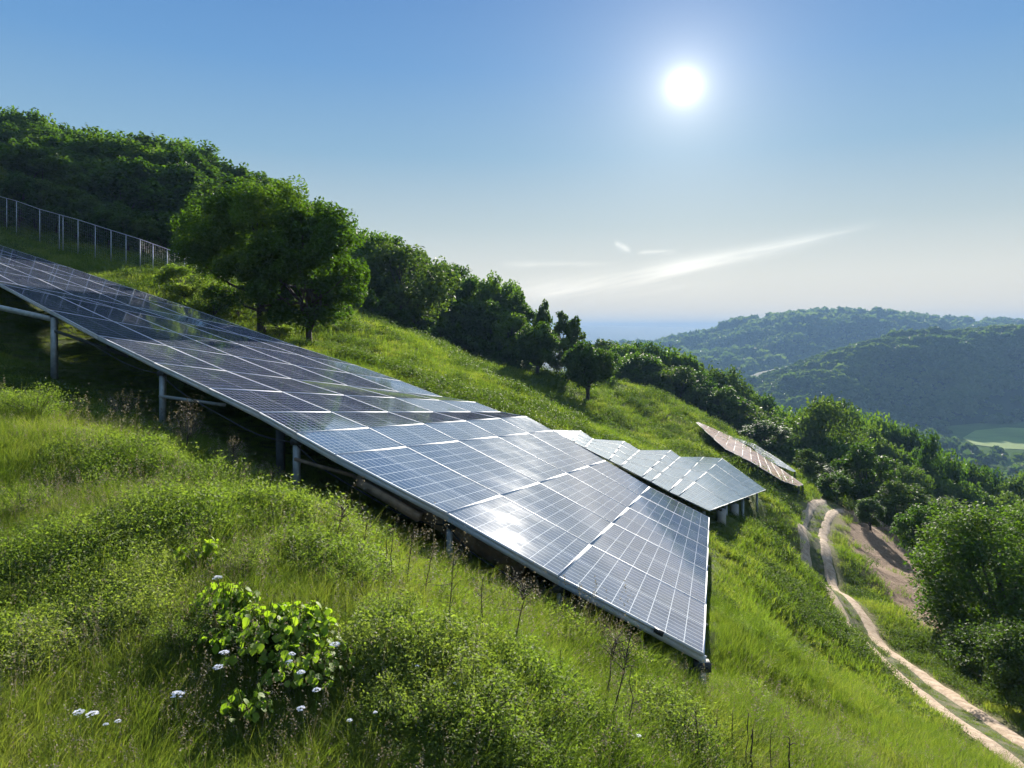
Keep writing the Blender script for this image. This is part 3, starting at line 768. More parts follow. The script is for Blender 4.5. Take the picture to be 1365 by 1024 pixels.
def refine(P, n):   # straight subdivision of a list of points
    out = []
    for a, b in zip(P[:-1], P[1:]):
        for k in range(n): out.append(lerp(a, b, k/n))
    out.append(P[-1]); return out
B1 = [U(*a) for a in ARR_B]; T1 = [U(*a) for a in ARR_T]
cvec = (T1[-1]-B1[-1])
for a in ARR_TX:
    t = U(*a); T1.append(t); k = (len(T1)-len(ARR_T))
    B1.append(t-cvec*np.array([1, 1, .9])*(1-.02*k))
ROW1 = [0, .185, .38, .58, .79, 1.0]
root1, inv1 = solar_array('solar_array', 'very long array of blue black solar panels on steel posts running down the slope', B1, T1, ROW1, B1[0]+np.array([0, 0, -.8]), M['module'])
def plane_z(B, T, x, y):   # nearest surface height of a ruled array
    best = None
    for i in range(len(B)-1):
        for u in (0, .25, .5, .75):
            b = lerp(B[i], B[i+1], u); t = lerp(T[i], T[i+1], u)
            for v in np.linspace(0, 1, 12):
                q = lerp(b, t, v); dd = (q[0]-x)**2+(q[1]-y)**2
                if best is None or dd < best[0]: best = (dd, q[2])
    return best[1]
def post(root, inv, x, y, ztop, w=.11, mat='post', zb=None):
    g = float(G(x, y))-.35 if zb is None else zb
    mb = MB(); mb.bar((x-inv[0], y-inv[1], g-inv[2]), (x-inv[0], y-inv[1], ztop-inv[2]), w, w*.8)
    return mb.build('post', M[mat], root)
def rail_(root, inv, P, w, h, name='rail', mat='post', drop=.12):
    mb = MB()
    for a, b in zip(P[:-1], P[1:]):
        mb.bar(np.array(a)-inv-[0, 0, drop], np.array(b)-inv-[0, 0, drop], w, h)
    return mb.build(name, M[mat], root)
# edge beam below the lower edge and purlins further in
rail_(root1, inv1, [lerp(b, t, .004)+np.array([0, 0, -.02]) for b, t in zip(B1, T1)], .05, .10, 'edge_beam', 'alu', .08)
for v in (.12, .45, .85):
    rail_(root1, inv1, [lerp(b, t, v) for b, t in zip(B1, T1)], .08, .10, 'purlin', 'darkpost', .14)
PB = [U(937, 872, 10.15), U(745, 768, 11.2), U(597, 684, 12.3), U(392, 575, 14.3), U(213, 487, 19.2), U(69, 413, 26.6)]
for k, q in enumerate(PB):
    post(root1, inv1, q[0]+.02, q[1]+.12, q[2]-.10, [.09, .09, .10, .13, .14, .19][k])
for k, q in enumerate(PB):
    a_ = q+np.array([.02, .12, -.22])-inv1; mb = MB(); mb.bar(a_+[-.11, 0, 0], a_+[.11, 0, 0], .16, .12); mb.tube([a_+[-.06, -.10, 0], a_+[-.06, -.085, 0]], .018, 6); mb.tube([a_+[.06, -.10, 0], a_+[.06, -.085, 0]], .018, 6)
    mb.build('bracket', M['darkpost'], root1)
for a_, b_ in zip(PB[:-1], PB[1:]):
    P = [lerp(a_, b_, t)+np.array([0, .10, -.24-.30*math.sin(math.pi*t)-.05*math.sin(9*t)])-inv1 for t in np.linspace(0, 1, 14)]
    mb = MB(); mb.tube(P, .014, 5); mb.build('cable', M['lens'], root1, smooth=True)
for q, w in [(U(372, 566, 15.2), .16)]: post(root1, inv1, q[0], q[1]+.1, q[2]-.12, w, 'darkpost')
for i in range(1, len(B1)-1, 2):
    for v in (.5, .88):
        q = lerp(B1[i], T1[i], v); post(root1, inv1, q[0], q[1], q[2]-.18, .12, 'darkpost')
# back braces seen between the posts
def brace(root, inv, a, b, w=.05, mat='post', name='brace'):
    mb = MB(); mb.bar(np.array(a)-inv, np.array(b)-inv, w, w*1.2); return mb.build(name, M[mat], root)
brace(root1, inv1, U(213, 528, 19.2), U(300, 540, 17.6), .06)
brace(root1, inv1, U(393, 612, 14.3), U(470, 634, 13.6), .05, 'wood')
brace(root1, inv1, U(470, 634, 13.6), U(505, 655, 13.5), .05, 'wood')
brace(root1, inv1, U(-60, 397, 29), U(68, 425, 26.8), .15)
brace(root1, inv1, U(70, 440, 26.8), U(170, 475, 24), .08, 'darkpost')
brace(root1, inv1, U(480, 642, 13.0), U(560, 690, 12.4), .12, 'wood', 'timber_beam')
mb = MB(); a = U(480, 630, 13.3)-inv1; b = U(700, 760, 11.9)-inv1; mb.bar(a, b, .10, .34); mb.build('timber_beam', M['wood'], root1)
mb = MB(); q = lerp(B1[0], B1[1], .27)-inv1; q2 = lerp(B1[0], B1[1], .33)-inv1; mb.bar(q+[0, -.03, -.03], q2+[0, -.03, -.03], .03, .07); mb.build('cable_clamp', M['lens'], root1)

# array 2, five tables stepping down to the far side, tops staggered
b2 = [U(946, 681, 27.5), U(925, 671, 29), U(894, 655, 31), U(858, 636, 34), U(815, 614, 38.5), U(737, 575, 47)]
t2 = [U(1021, 653, 37.5), U(963, 611, 45), U(938, 609, 46), U(907, 609, 47), U(894, 600, 49), U(853, 600, 50), U(832, 588, 53), U(791, 585, 55), U(774, 574, 58), U(737, 573, 60)]
b2x = [U(946, 681, 27.5), U(915, 666, 29.6), U(903, 660, 30.4), U(885, 651, 31.8), U(872, 644, 32.8), U(850, 633, 35), U(830, 622, 37), U(800, 607, 40), U(775, 594, 43), U(738, 575.5, 47.5)]
b2x = [U(*a) for a in ARR_B2]; t2 = [U(*a) for a in ARR_T2]
print('ARR2', [round(q[1], 1) for q in b2x], [round(q[1], 1) for q in t2])
root2, inv2 = solar_array('solar_array', 'pale grey green solar array behind the long one, upper edge stepping like a saw', b2x, t2, [0, .25, .5, .75, 1.0], b2x[0]+np.array([0, 0, -1]), M['module_far'], fr=.022, gap=.012, fmat='dull')
for v in (.15, .6): rail_(root2, inv2, [lerp(b, t, v) for b, t in zip(b2x, t2)], .08, .12, 'purlin', 'darkpost', .16)
for v, w in [(.04, .12), (.33, .12), (.62, .12), (.93, .12)]:
    q = lerp(b2x[0], t2[0], v); post(root2, inv2, q[0]-.35, q[1]+.1, q[2]-.08, w)
    post(root2, inv2, q[0]-2.2, q[1]+1.6, q[2]+.3, w, 'darkpost')
# concrete blocks below its open end
for k, v in enumerate((.22, .42)):
    q = lerp(b2x[0], t2[0], v); x, y = q[0]-.2, q[1]+.2; g = float(G(x, y)); mb = MB(); mb.bar((x-inv2[0], y-inv2[1], g-.1-inv2[2]), (x-inv2[0], y-inv2[1], g+.6-inv2[2]), .35, .35); mb.build('footing', M['concrete'], root2)

# arrays 3 and 4 on the brow
def strip(name, label, eb, et, n, glass, zdrop):
    eb = [(a, b, above(a, b, .9, 55, 110)) for a, b, _ in eb]; et = [(a, b, max(above(a, b, .9, 55, 110), e[2]+.6)) for (a, b, _), e in zip(et, eb)]
    print('STRIP', eb, et)
    root, inv = solar_array(name, label, refine([U(*a) for a in eb], n), refine([U(*a) for a in et], n), [0, .5, 1.0], U(*eb[2])+np.array([0, 0, -zdrop]), glass, fr=.025, gap=.012, fmat='dull')
    return root, inv
e3b = [(928, 563, 84), (966, 598, 68), (1002, 616, 61), (1043, 641, 55), (1064, 648, 53)]
e3t = [(931, 562.5, 85), (973, 581, 79), (1000, 597, 74), (1028, 616, 67), (1071, 646, 55)]
root3, inv3 = strip('solar_array', 'low array of pinkish brown solar panels lying along the brow below the tree belt', e3b, e3t, 3, M['module_pink'], 1)
e3b = [(a, b, above(a, b, .9, 55, 110)) for a, b, _ in e3b]; e3t = [(a, b, above(a, b, .9, 55, 110)) for a, b, _ in e3t]
for a, b in zip(e3b[1:], e3t[1:]):
    for v in (.1, .8):
        q = lerp(U(*a), U(*b), v); post(root3, inv3, q[0], q[1], q[2]-.05, .14, 'darkpost')
e4b = [(976, 584, 80), (1003, 596, 76), (1012, 605, 72), (1036, 620, 66), (1058, 629, 62)]
e4t = [(980, 583.5, 82), (1006, 592, 80), (1022, 602, 75), (1041, 614, 69), (1061, 628, 63.5)]
root4, inv4 = strip('solar_array', 'narrow pale solar array on the outer rim beside the pinkish brown one', e4b, e4t, 2, M['module_pale'], 1)
e4b = [(a, b, above(a, b, .9, 55, 110)) for a, b, _ in e4b]; e4t = [(a, b, above(a, b, .9, 55, 110)) for a, b, _ in e4t]
for a, b in zip(e4b[1:], e4t[1:]):
    q = lerp(U(*a), U(*b), .5); post(root4, inv4, q[0], q[1], q[2]-.05, .12, 'darkpost')

exec('')
# ------------------------------------------------------------------ wire fence below the wood
fp = [(-70, 70), (-38, 69), (-10, 68), (9, 67), (22, 66.2), (53, 64.5), (79, 63), (84, 62.8), (104, 61.6), (127, 60.2), (148, 59), (168, 57.8), (187, 56.6), (204, 55.6), (223, 54.5), (246, 53.2), (268, 52)]
toppx = [(-70, 244), (0, 262), (22, 268), (53, 279), (104, 293), (148, 307), (187, 319), (223, 332), (268, 350)]
pts = []
for px, d in fp:
    g = on_ground(px, d); zt = -(interp(toppx, px)-HY)/F*d; pts.append((g, zt))
fr_ = empty('wire_fence', tuple(pts[8][0])); tag(fr_, 'tall wire mesh fence with thin pale posts below the dark wood', 'fence')
fi = pts[8][0]
for g, zt in pts:
    mb = MB(); mb.tube([g-fi+[0, 0, -.4], np.array([g[0], g[1], zt])-fi], .042, 6); mb.build('post', M['post'], fr_)
for f in (1.0,):
    mb = MB(); mb.tube([np.array([g[0], g[1], zt])-fi for g, zt in pts], .025, 4); mb.build('top_rail', M['wire'], fr_)
mb = MB()
for (g, zt), (g2, zt2) in zip(pts[:-1], pts[1:]):
    for k in range(1, 12):
        a = np.array([g[0], g[1], lerp(g[2], zt, k/12)])-fi; b = np.array([g2[0], g2[1], lerp(g2[2], zt2, k/12)])-fi; mb.bar(a, b, .0025, .0025)
    L = np.linalg.norm(g2-g); m_ = max(2, int(L/.3))
    for k in range(1, m_):
        q = lerp(g, g2, k/m_); zz = lerp(zt, zt2, k/m_); mb.bar(np.array([q[0], q[1], q[2]])-fi, np.array([q[0], q[1], zz])-fi, .0025, .0025, (0, 1, 0))
mb.build('wire_mesh', M['wire'], fr_)

# ------------------------------------------------------------------ meadow: clumps of blades and weeds set on the hillside
def blades(n, h, r, w, lean=.5, seed=0, seg=3, val=(0, 1), curl=1.0):
    q = np.random.default_rng(seed); V = []; Q = []; vv = []; c = 0
    for i in range(n):
        a = q.uniform(0, 6.28); rr = r*math.sqrt(q.uniform()); hh = h*q.uniform(.55, 1.1); la = a+q.normal(0, .8); ln = lean*hh*q.uniform(.2, 1.2); f = q.uniform(0, 6.28)
        base = np.array([rr*math.cos(a), rr*math.sin(a), -.04]); wd = np.array([math.cos(f), math.sin(f), 0])*w*q.uniform(.6, 1.2)
        val_ = q.uniform(*val)
        for k in range(seg+1):
            t = k/seg; p = base+np.array([math.cos(la)*ln*t**2, math.sin(la)*ln*t**2, hh*(t-.28*curl*(ln/hh)*t**3)])
            ww = wd*(1-t)**.7*(1 if k < seg else .05)
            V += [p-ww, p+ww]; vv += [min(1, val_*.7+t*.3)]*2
            if k < seg: Q.append([c+2*k, c+2*k+1, c+2*k+3, c+2*k+2])
        c += 2*(seg+1)
    return np.array(V), np.array(Q), np.array(vv)
def leafy(n, h, r, size, seed, dome=.8):
    q = np.random.default_rng(seed)
    global rng; keep = rng; rng = q
    P = unit(n); P[:, 2] = np.abs(P[:, 2]); P *= (q.uniform(.05, 1, n)**.45)[:, None]; P *= np.array([r, r, h])
    P[:, :2] += q.normal(0, .04*r, (n, 2))
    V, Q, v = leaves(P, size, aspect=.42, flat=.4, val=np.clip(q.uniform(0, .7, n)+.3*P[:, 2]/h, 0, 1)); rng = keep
    return V, Q, v
def join(*ps):
    V = []; Q = []; v = []; n = 0
    for a, b, c in ps: V.append(a); Q.append(b+n); v.append(c); n += len(a)
    return np.concatenate(V), np.concatenate(Q), np.concatenate(v)
def clump(name, parts, mat):
    V, Q, v = join(*parts); o = bpy.data.objects.new(name, mesh_np(name, V, [Q], [mat], False, {'v': v})); return o
def heads(n, h, r, seed):
    """thin seed stems with small spikelets"""
    q = np.random.default_rng(seed); out = []
    for i in range(n):
        V, Q, v = blades(1, h, r, .0022, .35, seed*31+i, 3); out.append((V, Q, v)); tip = V[-1]
        P = tip+q.normal(0, 1, (12, 3))*np.array([.012, .012, .04]); out.append(leaves(P, .008, val=np.full(12, q.uniform(.4, 1))))
    return out
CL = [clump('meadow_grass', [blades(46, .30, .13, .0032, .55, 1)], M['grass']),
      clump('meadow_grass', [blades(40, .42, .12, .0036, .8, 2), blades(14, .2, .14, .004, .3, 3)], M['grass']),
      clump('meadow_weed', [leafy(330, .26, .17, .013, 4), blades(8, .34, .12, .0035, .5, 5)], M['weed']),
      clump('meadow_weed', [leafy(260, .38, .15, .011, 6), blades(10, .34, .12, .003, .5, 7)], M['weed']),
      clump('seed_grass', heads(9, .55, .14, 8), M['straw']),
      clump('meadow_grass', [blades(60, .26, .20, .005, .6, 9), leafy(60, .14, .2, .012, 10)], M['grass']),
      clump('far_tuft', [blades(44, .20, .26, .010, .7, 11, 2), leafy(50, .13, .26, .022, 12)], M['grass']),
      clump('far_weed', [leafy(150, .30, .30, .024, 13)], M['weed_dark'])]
# bushy weed patches: centre (pixel), radius m, height scale
PATCH = [(100, 770, 1.2), (430, 720, 1.3), (180, 640, 1.5), (60, 560, 2.0), (640, 1010, .9), (560, 900, .8), (300, 660, 1.4), (720, 960, .9), (900, 1000, .8),
         (220, 720, 1.0), (20, 900, .7), (450, 780, .8), (150, 850, .7)]
PC = np.array([np.append(hit(a, b)[:2], r) for a, b, r in PATCH])
def patch(x, y):
    m = np.zeros_like(x)
    for cx, cy, r in PC: m = np.maximum(m, np.clip(1.25-np.hypot(x-cx, y-cy)/r, 0, 1))
    return m
gr = np.random.default_rng(99)
NG = 90000
a = gr.uniform(-.92, 1.0, NG); ly = gr.uniform(math.log(2.6), math.log(105), NG); y = np.exp(ly); x = a*y
extra = 16000; x2 = gr.uniform(-9, 5, extra); y2 = gr.uniform(3.5, 11, extra)
x = np.concatenate([x, x2]); y = np.concatenate([y, y2])
td = track_dist(x, y); bk = poly_mask(x, y, BANK, 1.5); pm = patch(x, y)
nz = fbm(x/3.5, y/3.5, 55, 3)
u = gr.uniform(size=len(x))
keep = ((td > 1.35) | ((td < .30) & (u < .9)) | ((td > 1.1) & (u < .35))) & (u > bk*.96)
x, y, pm, nz, u, td = [q[keep] for q in (x, y, pm, nz, u, td)]
z = G(x, y)
u2 = gr.uniform(size=len(x))
typ = np.where(u2 < .34, 0, np.where(u2 < .55, 1, 5))
typ = np.where((u2 > .98), 4, typ)
typ = np.where((pm > .15) & (gr.uniform(size=len(x)) < pm*.75), np.where(gr.uniform(size=len(x)) < .5, 2, 3), typ)
typ = np.where((nz > .32) & (gr.uniform(size=len(x)) < .35), 2, typ)
typ = np.where((y > 11) & (fbm(x/1.8, y/1.8, 91, 3) > .40) & (gr.uniform(size=len(x)) < .16), 4, typ)
far = y > 17
typ = np.where(far, np.where(((nz > .15)|(fbm(x/1.6, y/1.6, 71, 2) > .33)) & (gr.uniform(size=len(x)) < .7), 7, 6), typ)
sc = np.where(far, (y/17)**.62*1.15, np.clip((y/6)**.35, .85, 1.5))
sc *= gr.uniform(.65, 1.25, len(x))*(1+.40*np.clip(pm, 0, 1)*(typ != 4))*(1+.35*np.clip(nz, -.6, 1))
sc *= np.where(td < .6, .38, np.where(td < 2.2, .8, 1))
FOOT1 = np.array([U(*a)[:2] for a in ARR_B]+[U(*a)[:2] for a in (ARR_T+ARR_TX)[::-1]]); FOOT2 = np.array([U(*a)[:2] for a in ARR_B2]+[U(*a)[:2] for a in ARR_T2[::-1]])
sc *= 1-.62*np.maximum(np.clip(poly_mask(x, y, FOOT1, 1.2)*2.2, 0, 1), np.clip(poly_mask(x, y, FOOT2, 1.5)*2, 0, 1))
# shorter cover in the dry shade under the long array and at its edge
def arr_s(x, y):
    out = np.empty(len(x)); X = np.stack([x, y], -1)
    for i in range(0, len(X), 20000):
        out[i:i+20000] = np.sqrt(((X[i:i+20000, None]-ARRLINE[None])**2).sum(-1)).min(1)
    return out
def meadow(name, label, P, typ, sc, objs, seed):
    r = np.random.default_rng(seed); n = len(P)
    me = bpy.data.meshes.new(name); me.vertices.add(n); me.vertices.foreach_set('co', P.astype(np.float32).ravel())
    for nm, arr in (('typ', typ), ):
        at = me.attributes.new(nm, 'INT', 'POINT'); at.data.foreach_set('value', arr.astype(np.int32))
    at = me.attributes.new('sc', 'FLOAT', 'POINT'); at.data.foreach_set('value', sc.astype(np.float32))
    rot = np.stack([r.normal(0, .10, n), r.normal(0, .10, n)+.10, r.uniform(0, 6.28, n)], -1)
    at = me.attributes.new('rot', 'FLOAT_VECTOR', 'POINT'); at.data.foreach_set('vector', rot.astype(np.float32).ravel())
    o = link(name, me)
    ng = bpy.data.node_groups.new(name, 'GeometryNodeTree')
    ng.interface.new_socket('Geometry', in_out='INPUT', socket_type='NodeSocketGeometry'); ng.interface.new_socket('Geometry', in_out='OUTPUT', socket_type='NodeSocketGeometry')
    gi = ng.nodes.new('NodeGroupInput'); go = ng.nodes.new('NodeGroupOutput'); jn = ng.nodes.new('GeometryNodeJoinGeometry')
    def na(nm, dt):
        a_ = ng.nodes.new('GeometryNodeInputNamedAttribute'); a_.data_type = dt; a_.inputs[0].default_value = nm; return a_.outputs[0]
    tt = na('typ', 'INT'); ss = na('sc', 'FLOAT'); rr = na('rot', 'FLOAT_VECTOR')
    for k, ob in enumerate(objs):
        if not (typ == k).any(): continue
        oi = ng.nodes.new('GeometryNodeObjectInfo'); oi.inputs[0].default_value = ob
        cmp = ng.nodes.new('FunctionNodeCompare'); cmp.data_type = 'INT'; cmp.operation = 'EQUAL'; ng.links.new(tt, cmp.inputs[2]); cmp.inputs[3].default_value = k
        ip = ng.nodes.new('GeometryNodeInstanceOnPoints')
        ng.links.new(gi.outputs[0], ip.inputs['Points']); ng.links.new(cmp.outputs[0], ip.inputs['Selection']); ng.links.new(oi.outputs['Geometry'], ip.inputs['Instance'])
        ng.links.new(rr, ip.inputs['Rotation']); ng.links.new(ss, ip.inputs['Scale'])
        ng.links.new(ip.outputs[0], jn.inputs[0])
    ng.links.new(jn.outputs[0], go.inputs[0])
    md = o.modifiers.new('meadow', 'NODES'); md.node_group = ng
    return tag(o, label, 'meadow grass', kind='stuff')
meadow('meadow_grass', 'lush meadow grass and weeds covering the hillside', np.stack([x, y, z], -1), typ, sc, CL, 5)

# ------------------------------------------------------------------ single plants
def flower_mesh(seed, stem_h=.38):
    q = np.random.default_rng(seed); mb = MB()
    mb.tube([(0, 0, -.05), (.01, 0, stem_h*.5), (0, .015, stem_h)], [.004, .003, .0025], 5)
    pm_ = MB()
    for i in range(34):
        a = q.uniform(0, 6.28); r = .034*math.sqrt(q.uniform()); c = np.array([r*math.cos(a), r*math.sin(a), stem_h+.012+.014*(1-(r/.034)**2)+q.normal(0, .002)])
        V = [c]; T = []
        for k in range(5):
            t = 2*math.pi*k/5+a
            V += [c+np.array([math.cos(t-.35)*.007, math.sin(t-.35)*.007, .002]), c+np.array([math.cos(t)*.010, math.sin(t)*.010, .001+q.normal(0, .001)]), c+np.array([math.cos(t+.35)*.007, math.sin(t+.35)*.007, .002])]
            T += [[0, 1+3*k, 2+3*k], [0, 2+3*k, 3+3*k]]
        pm_.add(V, (), T)
    return mb.mesh('stem', [M['weed']], True), pm_.mesh('flower_head', [M['petal']])
FM = [flower_mesh(i, .30+.03*i) for i in range(4)]
FL = [(105, 952, 1, 'white flower head beside its twin low on the bank'), (123, 955, 1.1, 'white flower head, second of the close pair low on the bank'), (237, 929, 1.35, 'wide white flower head alone among the tall grass'),
      (299, 873, 1.15, 'white flower head just below the broad yellow green leaves'), (291, 892, 1.1, 'white flower head under another one beside the dark hollow'), (389, 874, .9, 'small white flower head against the dark weeds, upper of three'),
      (386, 884, .8, 'small white flower head, middle one of three by the broad leaves'), (401, 899, 1.0, 'white flower head, lower of three by the broad leaves'), (422, 922, .9, 'small white flower head standing apart under the broad leaves'),
      (401, 947, .95, 'white flower head lowest in the dark weeds'), (290, 773, 1.3, 'pale flower head above the broad yellow green leaves'), (446, 862, 1.2, 'pale flower head at the tip of the broad leaved plant'),
      (157, 963, .6, 'tiny white flower beside the close pair'), (141, 967, .5, 'tiniest white flower near the close pair'), (466, 962, .6, 'tiny white flower among the feathery weeds'), (851, 982, .7, 'white flower near the dark standing stalks'),
      (556, 889, .5, 'tiny white flower on the feathery green mound'), (607, 912, .5, 'tiny white flower on the slope below the stalks'), (500, 951, .5, 'tiny white flower in the dip of the mound')]
for i, (px, py, s, lab) in enumerate(FL):
    g = hit(px, py+58, 3.0); d = g[1]; p = U(px, py, d-.1)
    st, fh = FM[i % 4]; s *= 1.0; sh = (.30+.03*(i % 4))*s
    r_ = empty('white_flower', (p[0], p[1], p[2]-sh), i*1.3); r_.scale = (s, s, s)
    link('stem', st, r_); link('flower_head', fh, r_); tag(r_, lab, 'flower')

def broad_leaf_plant(seed, n, spread, h, size):
    q = np.random.default_rng(seed); V = []; Q = []; vv = []; c = 0; mb = MB()
    for i in range(n):
        a = q.uniform(0, 6.28); r = spread*q.uniform(.15, 1)**.7; p = np.array([math.cos(a)*r, math.sin(a)*r, h*q.uniform(.55, 1)*(1-.35*(r/spread)**2)])
        s = size*q.uniform(.6, 1.25); tilt = q.uniform(.3, 1.35); az = a+q.normal(0, .9)
        fw = np.array([math.cos(az)*math.cos(tilt), math.sin(az)*math.cos(tilt), -math.sin(tilt)*.7]); fw /= np.linalg.norm(fw)
        sd = np.cross(fw, [0, 0, 1.0]); sd /= np.linalg.norm(sd); up = np.cross(sd, fw); rl = q.normal(0, .35); sd = sd*math.cos(rl)+up*math.sin(rl)
        prof = [(-.1, .0), (.06, .36), (.25, .52), (.5, .54), (.75, .40), (.92, .20), (1.05, .0)]; val = q.uniform(.1, 1)
        for k, (t, w) in enumerate(prof):
            cp = p+fw*s*t-up*s*.22*t*t; wv = 1+.08*math.sin(9*t+i)
            V += [cp-sd*s*w*wv+up*s*.10*w, cp, cp+sd*s*w*wv+up*s*.10*w]; vv += [val, val*.75, val]
            if k: b = c+3*k; Q += [[b-3, b-2, b+1, b], [b-2, b-1, b+2, b+1]]
        c += 3*len(prof); mb.tube([(0, 0, -.05), p*.5+[0, 0, .03], p-fw*s*.1], [.006, .005, .003], 4, False)
    return mesh_np('foliage', V, [Q], [M['lime']], True, {'v': vv}), mb.mesh('stem', [M['weed']], True)
for px, py, n, sp, h, s, lab in [(350, 846, 70, .42, .30, .085, 'broad leaved yellow green plant, the largest, in the middle of the bank'), (300, 812, 34, .26, .34, .075, 'broad leaved plant with upright leaves above the largest one'),
                              (402, 838, 30, .24, .32, .09, 'broad leaved plant with round leaves reaching over the dark gap'), (410, 884, 46, .34, .24, .075, 'broad leaved plant with pleated leaves below the largest one'),
                              (330, 950, 12, .16, .25, .075, 'small broad leaved plant alone in the dark weeds'), (268, 735, 12, .22, .3, .07, 'small broad leaved plant peeping out up the bank'), (430, 700, 16, .3, .3, .07, 'broad leaved plant half hidden higher up the bank'),
                              (205, 700, 22, .40, .34, .07, 'broad leaved patch on the sunny upper bank')]:
    g = hit(px, py+40, 3.0); a_, b_ = broad_leaf_plant(px, int(n*4.4), sp*1.25, h+.12, s*.74)
    r_ = empty('broad_leaved_plant', (g[0], g[1], g[2]+.10)); link('foliage', a_, r_); link('stem', b_, r_); tag(r_, lab, 'plant')

# feathery bushes on the bank
def herb(seed, h, r, n, size, mat='weed'):
    q = np.random.default_rng(seed); mb = MB(); out = []
    for i in range(26):
        a = q.uniform(0, 6.28); l = q.uniform(.2, 1)**.6; tip = np.array([math.cos(a)*r*l, math.sin(a)*r*l, h*math.sqrt(max(.05, 1-.75*l*l))*q.uniform(.8, 1.1)])
        mb.tube([(0, 0, -.08), tip*.5+[0, 0, h*.14], tip], [.006, .004, .0015], 4, False)
        m_ = n//26; t = q.uniform(.25, 1.03, m_)[:, None]; P = (2*t*(1-t))*(tip*.5+[0, 0, h*.14])+t*t*tip+q.normal(0, .035, (m_, 3)); out.append(P)
    global rng; keep = rng; rng = q
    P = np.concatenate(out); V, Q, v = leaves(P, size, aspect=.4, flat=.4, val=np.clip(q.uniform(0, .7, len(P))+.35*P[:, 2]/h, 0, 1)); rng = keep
    return mesh_np('foliage', V, [Q], [M[mat]], False, {'v': v}), mb.mesh('stem', [M['stalk']], True)
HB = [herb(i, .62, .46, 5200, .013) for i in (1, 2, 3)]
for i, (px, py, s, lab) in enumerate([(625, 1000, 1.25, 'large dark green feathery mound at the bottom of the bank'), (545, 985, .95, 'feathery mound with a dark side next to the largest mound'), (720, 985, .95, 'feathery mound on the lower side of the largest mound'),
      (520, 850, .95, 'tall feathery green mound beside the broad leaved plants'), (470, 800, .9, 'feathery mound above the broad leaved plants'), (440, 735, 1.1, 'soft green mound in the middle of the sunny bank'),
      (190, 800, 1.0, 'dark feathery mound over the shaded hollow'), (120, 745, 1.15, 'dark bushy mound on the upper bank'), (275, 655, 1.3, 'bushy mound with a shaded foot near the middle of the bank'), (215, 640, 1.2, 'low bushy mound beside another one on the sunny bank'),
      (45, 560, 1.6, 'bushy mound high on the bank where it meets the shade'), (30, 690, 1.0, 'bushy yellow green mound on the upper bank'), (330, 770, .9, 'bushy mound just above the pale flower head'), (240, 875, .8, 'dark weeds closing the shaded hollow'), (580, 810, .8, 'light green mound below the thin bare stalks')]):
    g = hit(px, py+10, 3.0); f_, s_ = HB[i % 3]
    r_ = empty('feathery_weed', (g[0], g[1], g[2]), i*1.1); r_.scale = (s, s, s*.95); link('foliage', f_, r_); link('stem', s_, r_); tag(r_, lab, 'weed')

DRY = [herb(20+i, .55, .34, 1500, .012, 'straw') for i in range(3)]
for i, (px, py, s, lab) in enumerate([(248, 575, 1.5, 'pale dry scrub beside the second post of the long array'), (305, 612, 1.3, 'rusty dry scrub between the second and third post'), (352, 640, 1.2, 'grey scrub in front of the third post'),
      (430, 672, 1.0, 'grey flowering scrub right of the third post'.replace('right of', 'next to')), (462, 700, 1.1, 'brown scrub with dark twigs near the end of the timber beam'), (498, 700, .8, 'grey scrub below the middle of the timber beam'), (546, 735, .8, 'grey tufted scrub under the lower end of the timber beam'),
      (608, 748, .9, 'pink tinged scrub below the first cross joint of the array'), (660, 792, .75, 'low grey scrub on the crest between two cross joints'), (704, 790, .9, 'wide grey scrub head over the leaning stalk'), (765, 815, .9, 'grey scrub below the wide cross joint of the array'),
      (800, 850, .85, 'grey scrub touching the frame of the array near the cable clamp'), (838, 868, .8, 'scrub around the longest leaning stalk'), (895, 895, .75, 'last grey scrub before the corner post of the array'), (160, 545, 1.5, 'dry scrub between the first two posts on the shaded crest')]):
    g = hit(px, py+22, 3.0); f_, s_ = DRY[i % 3]
    r_ = empty('dry_scrub', (g[0], g[1], g[2]), i*1.7); r_.scale = (s, s, s); link('foliage', f_, r_); link('stem', s_, r_); tag(r_, lab, 'scrub')

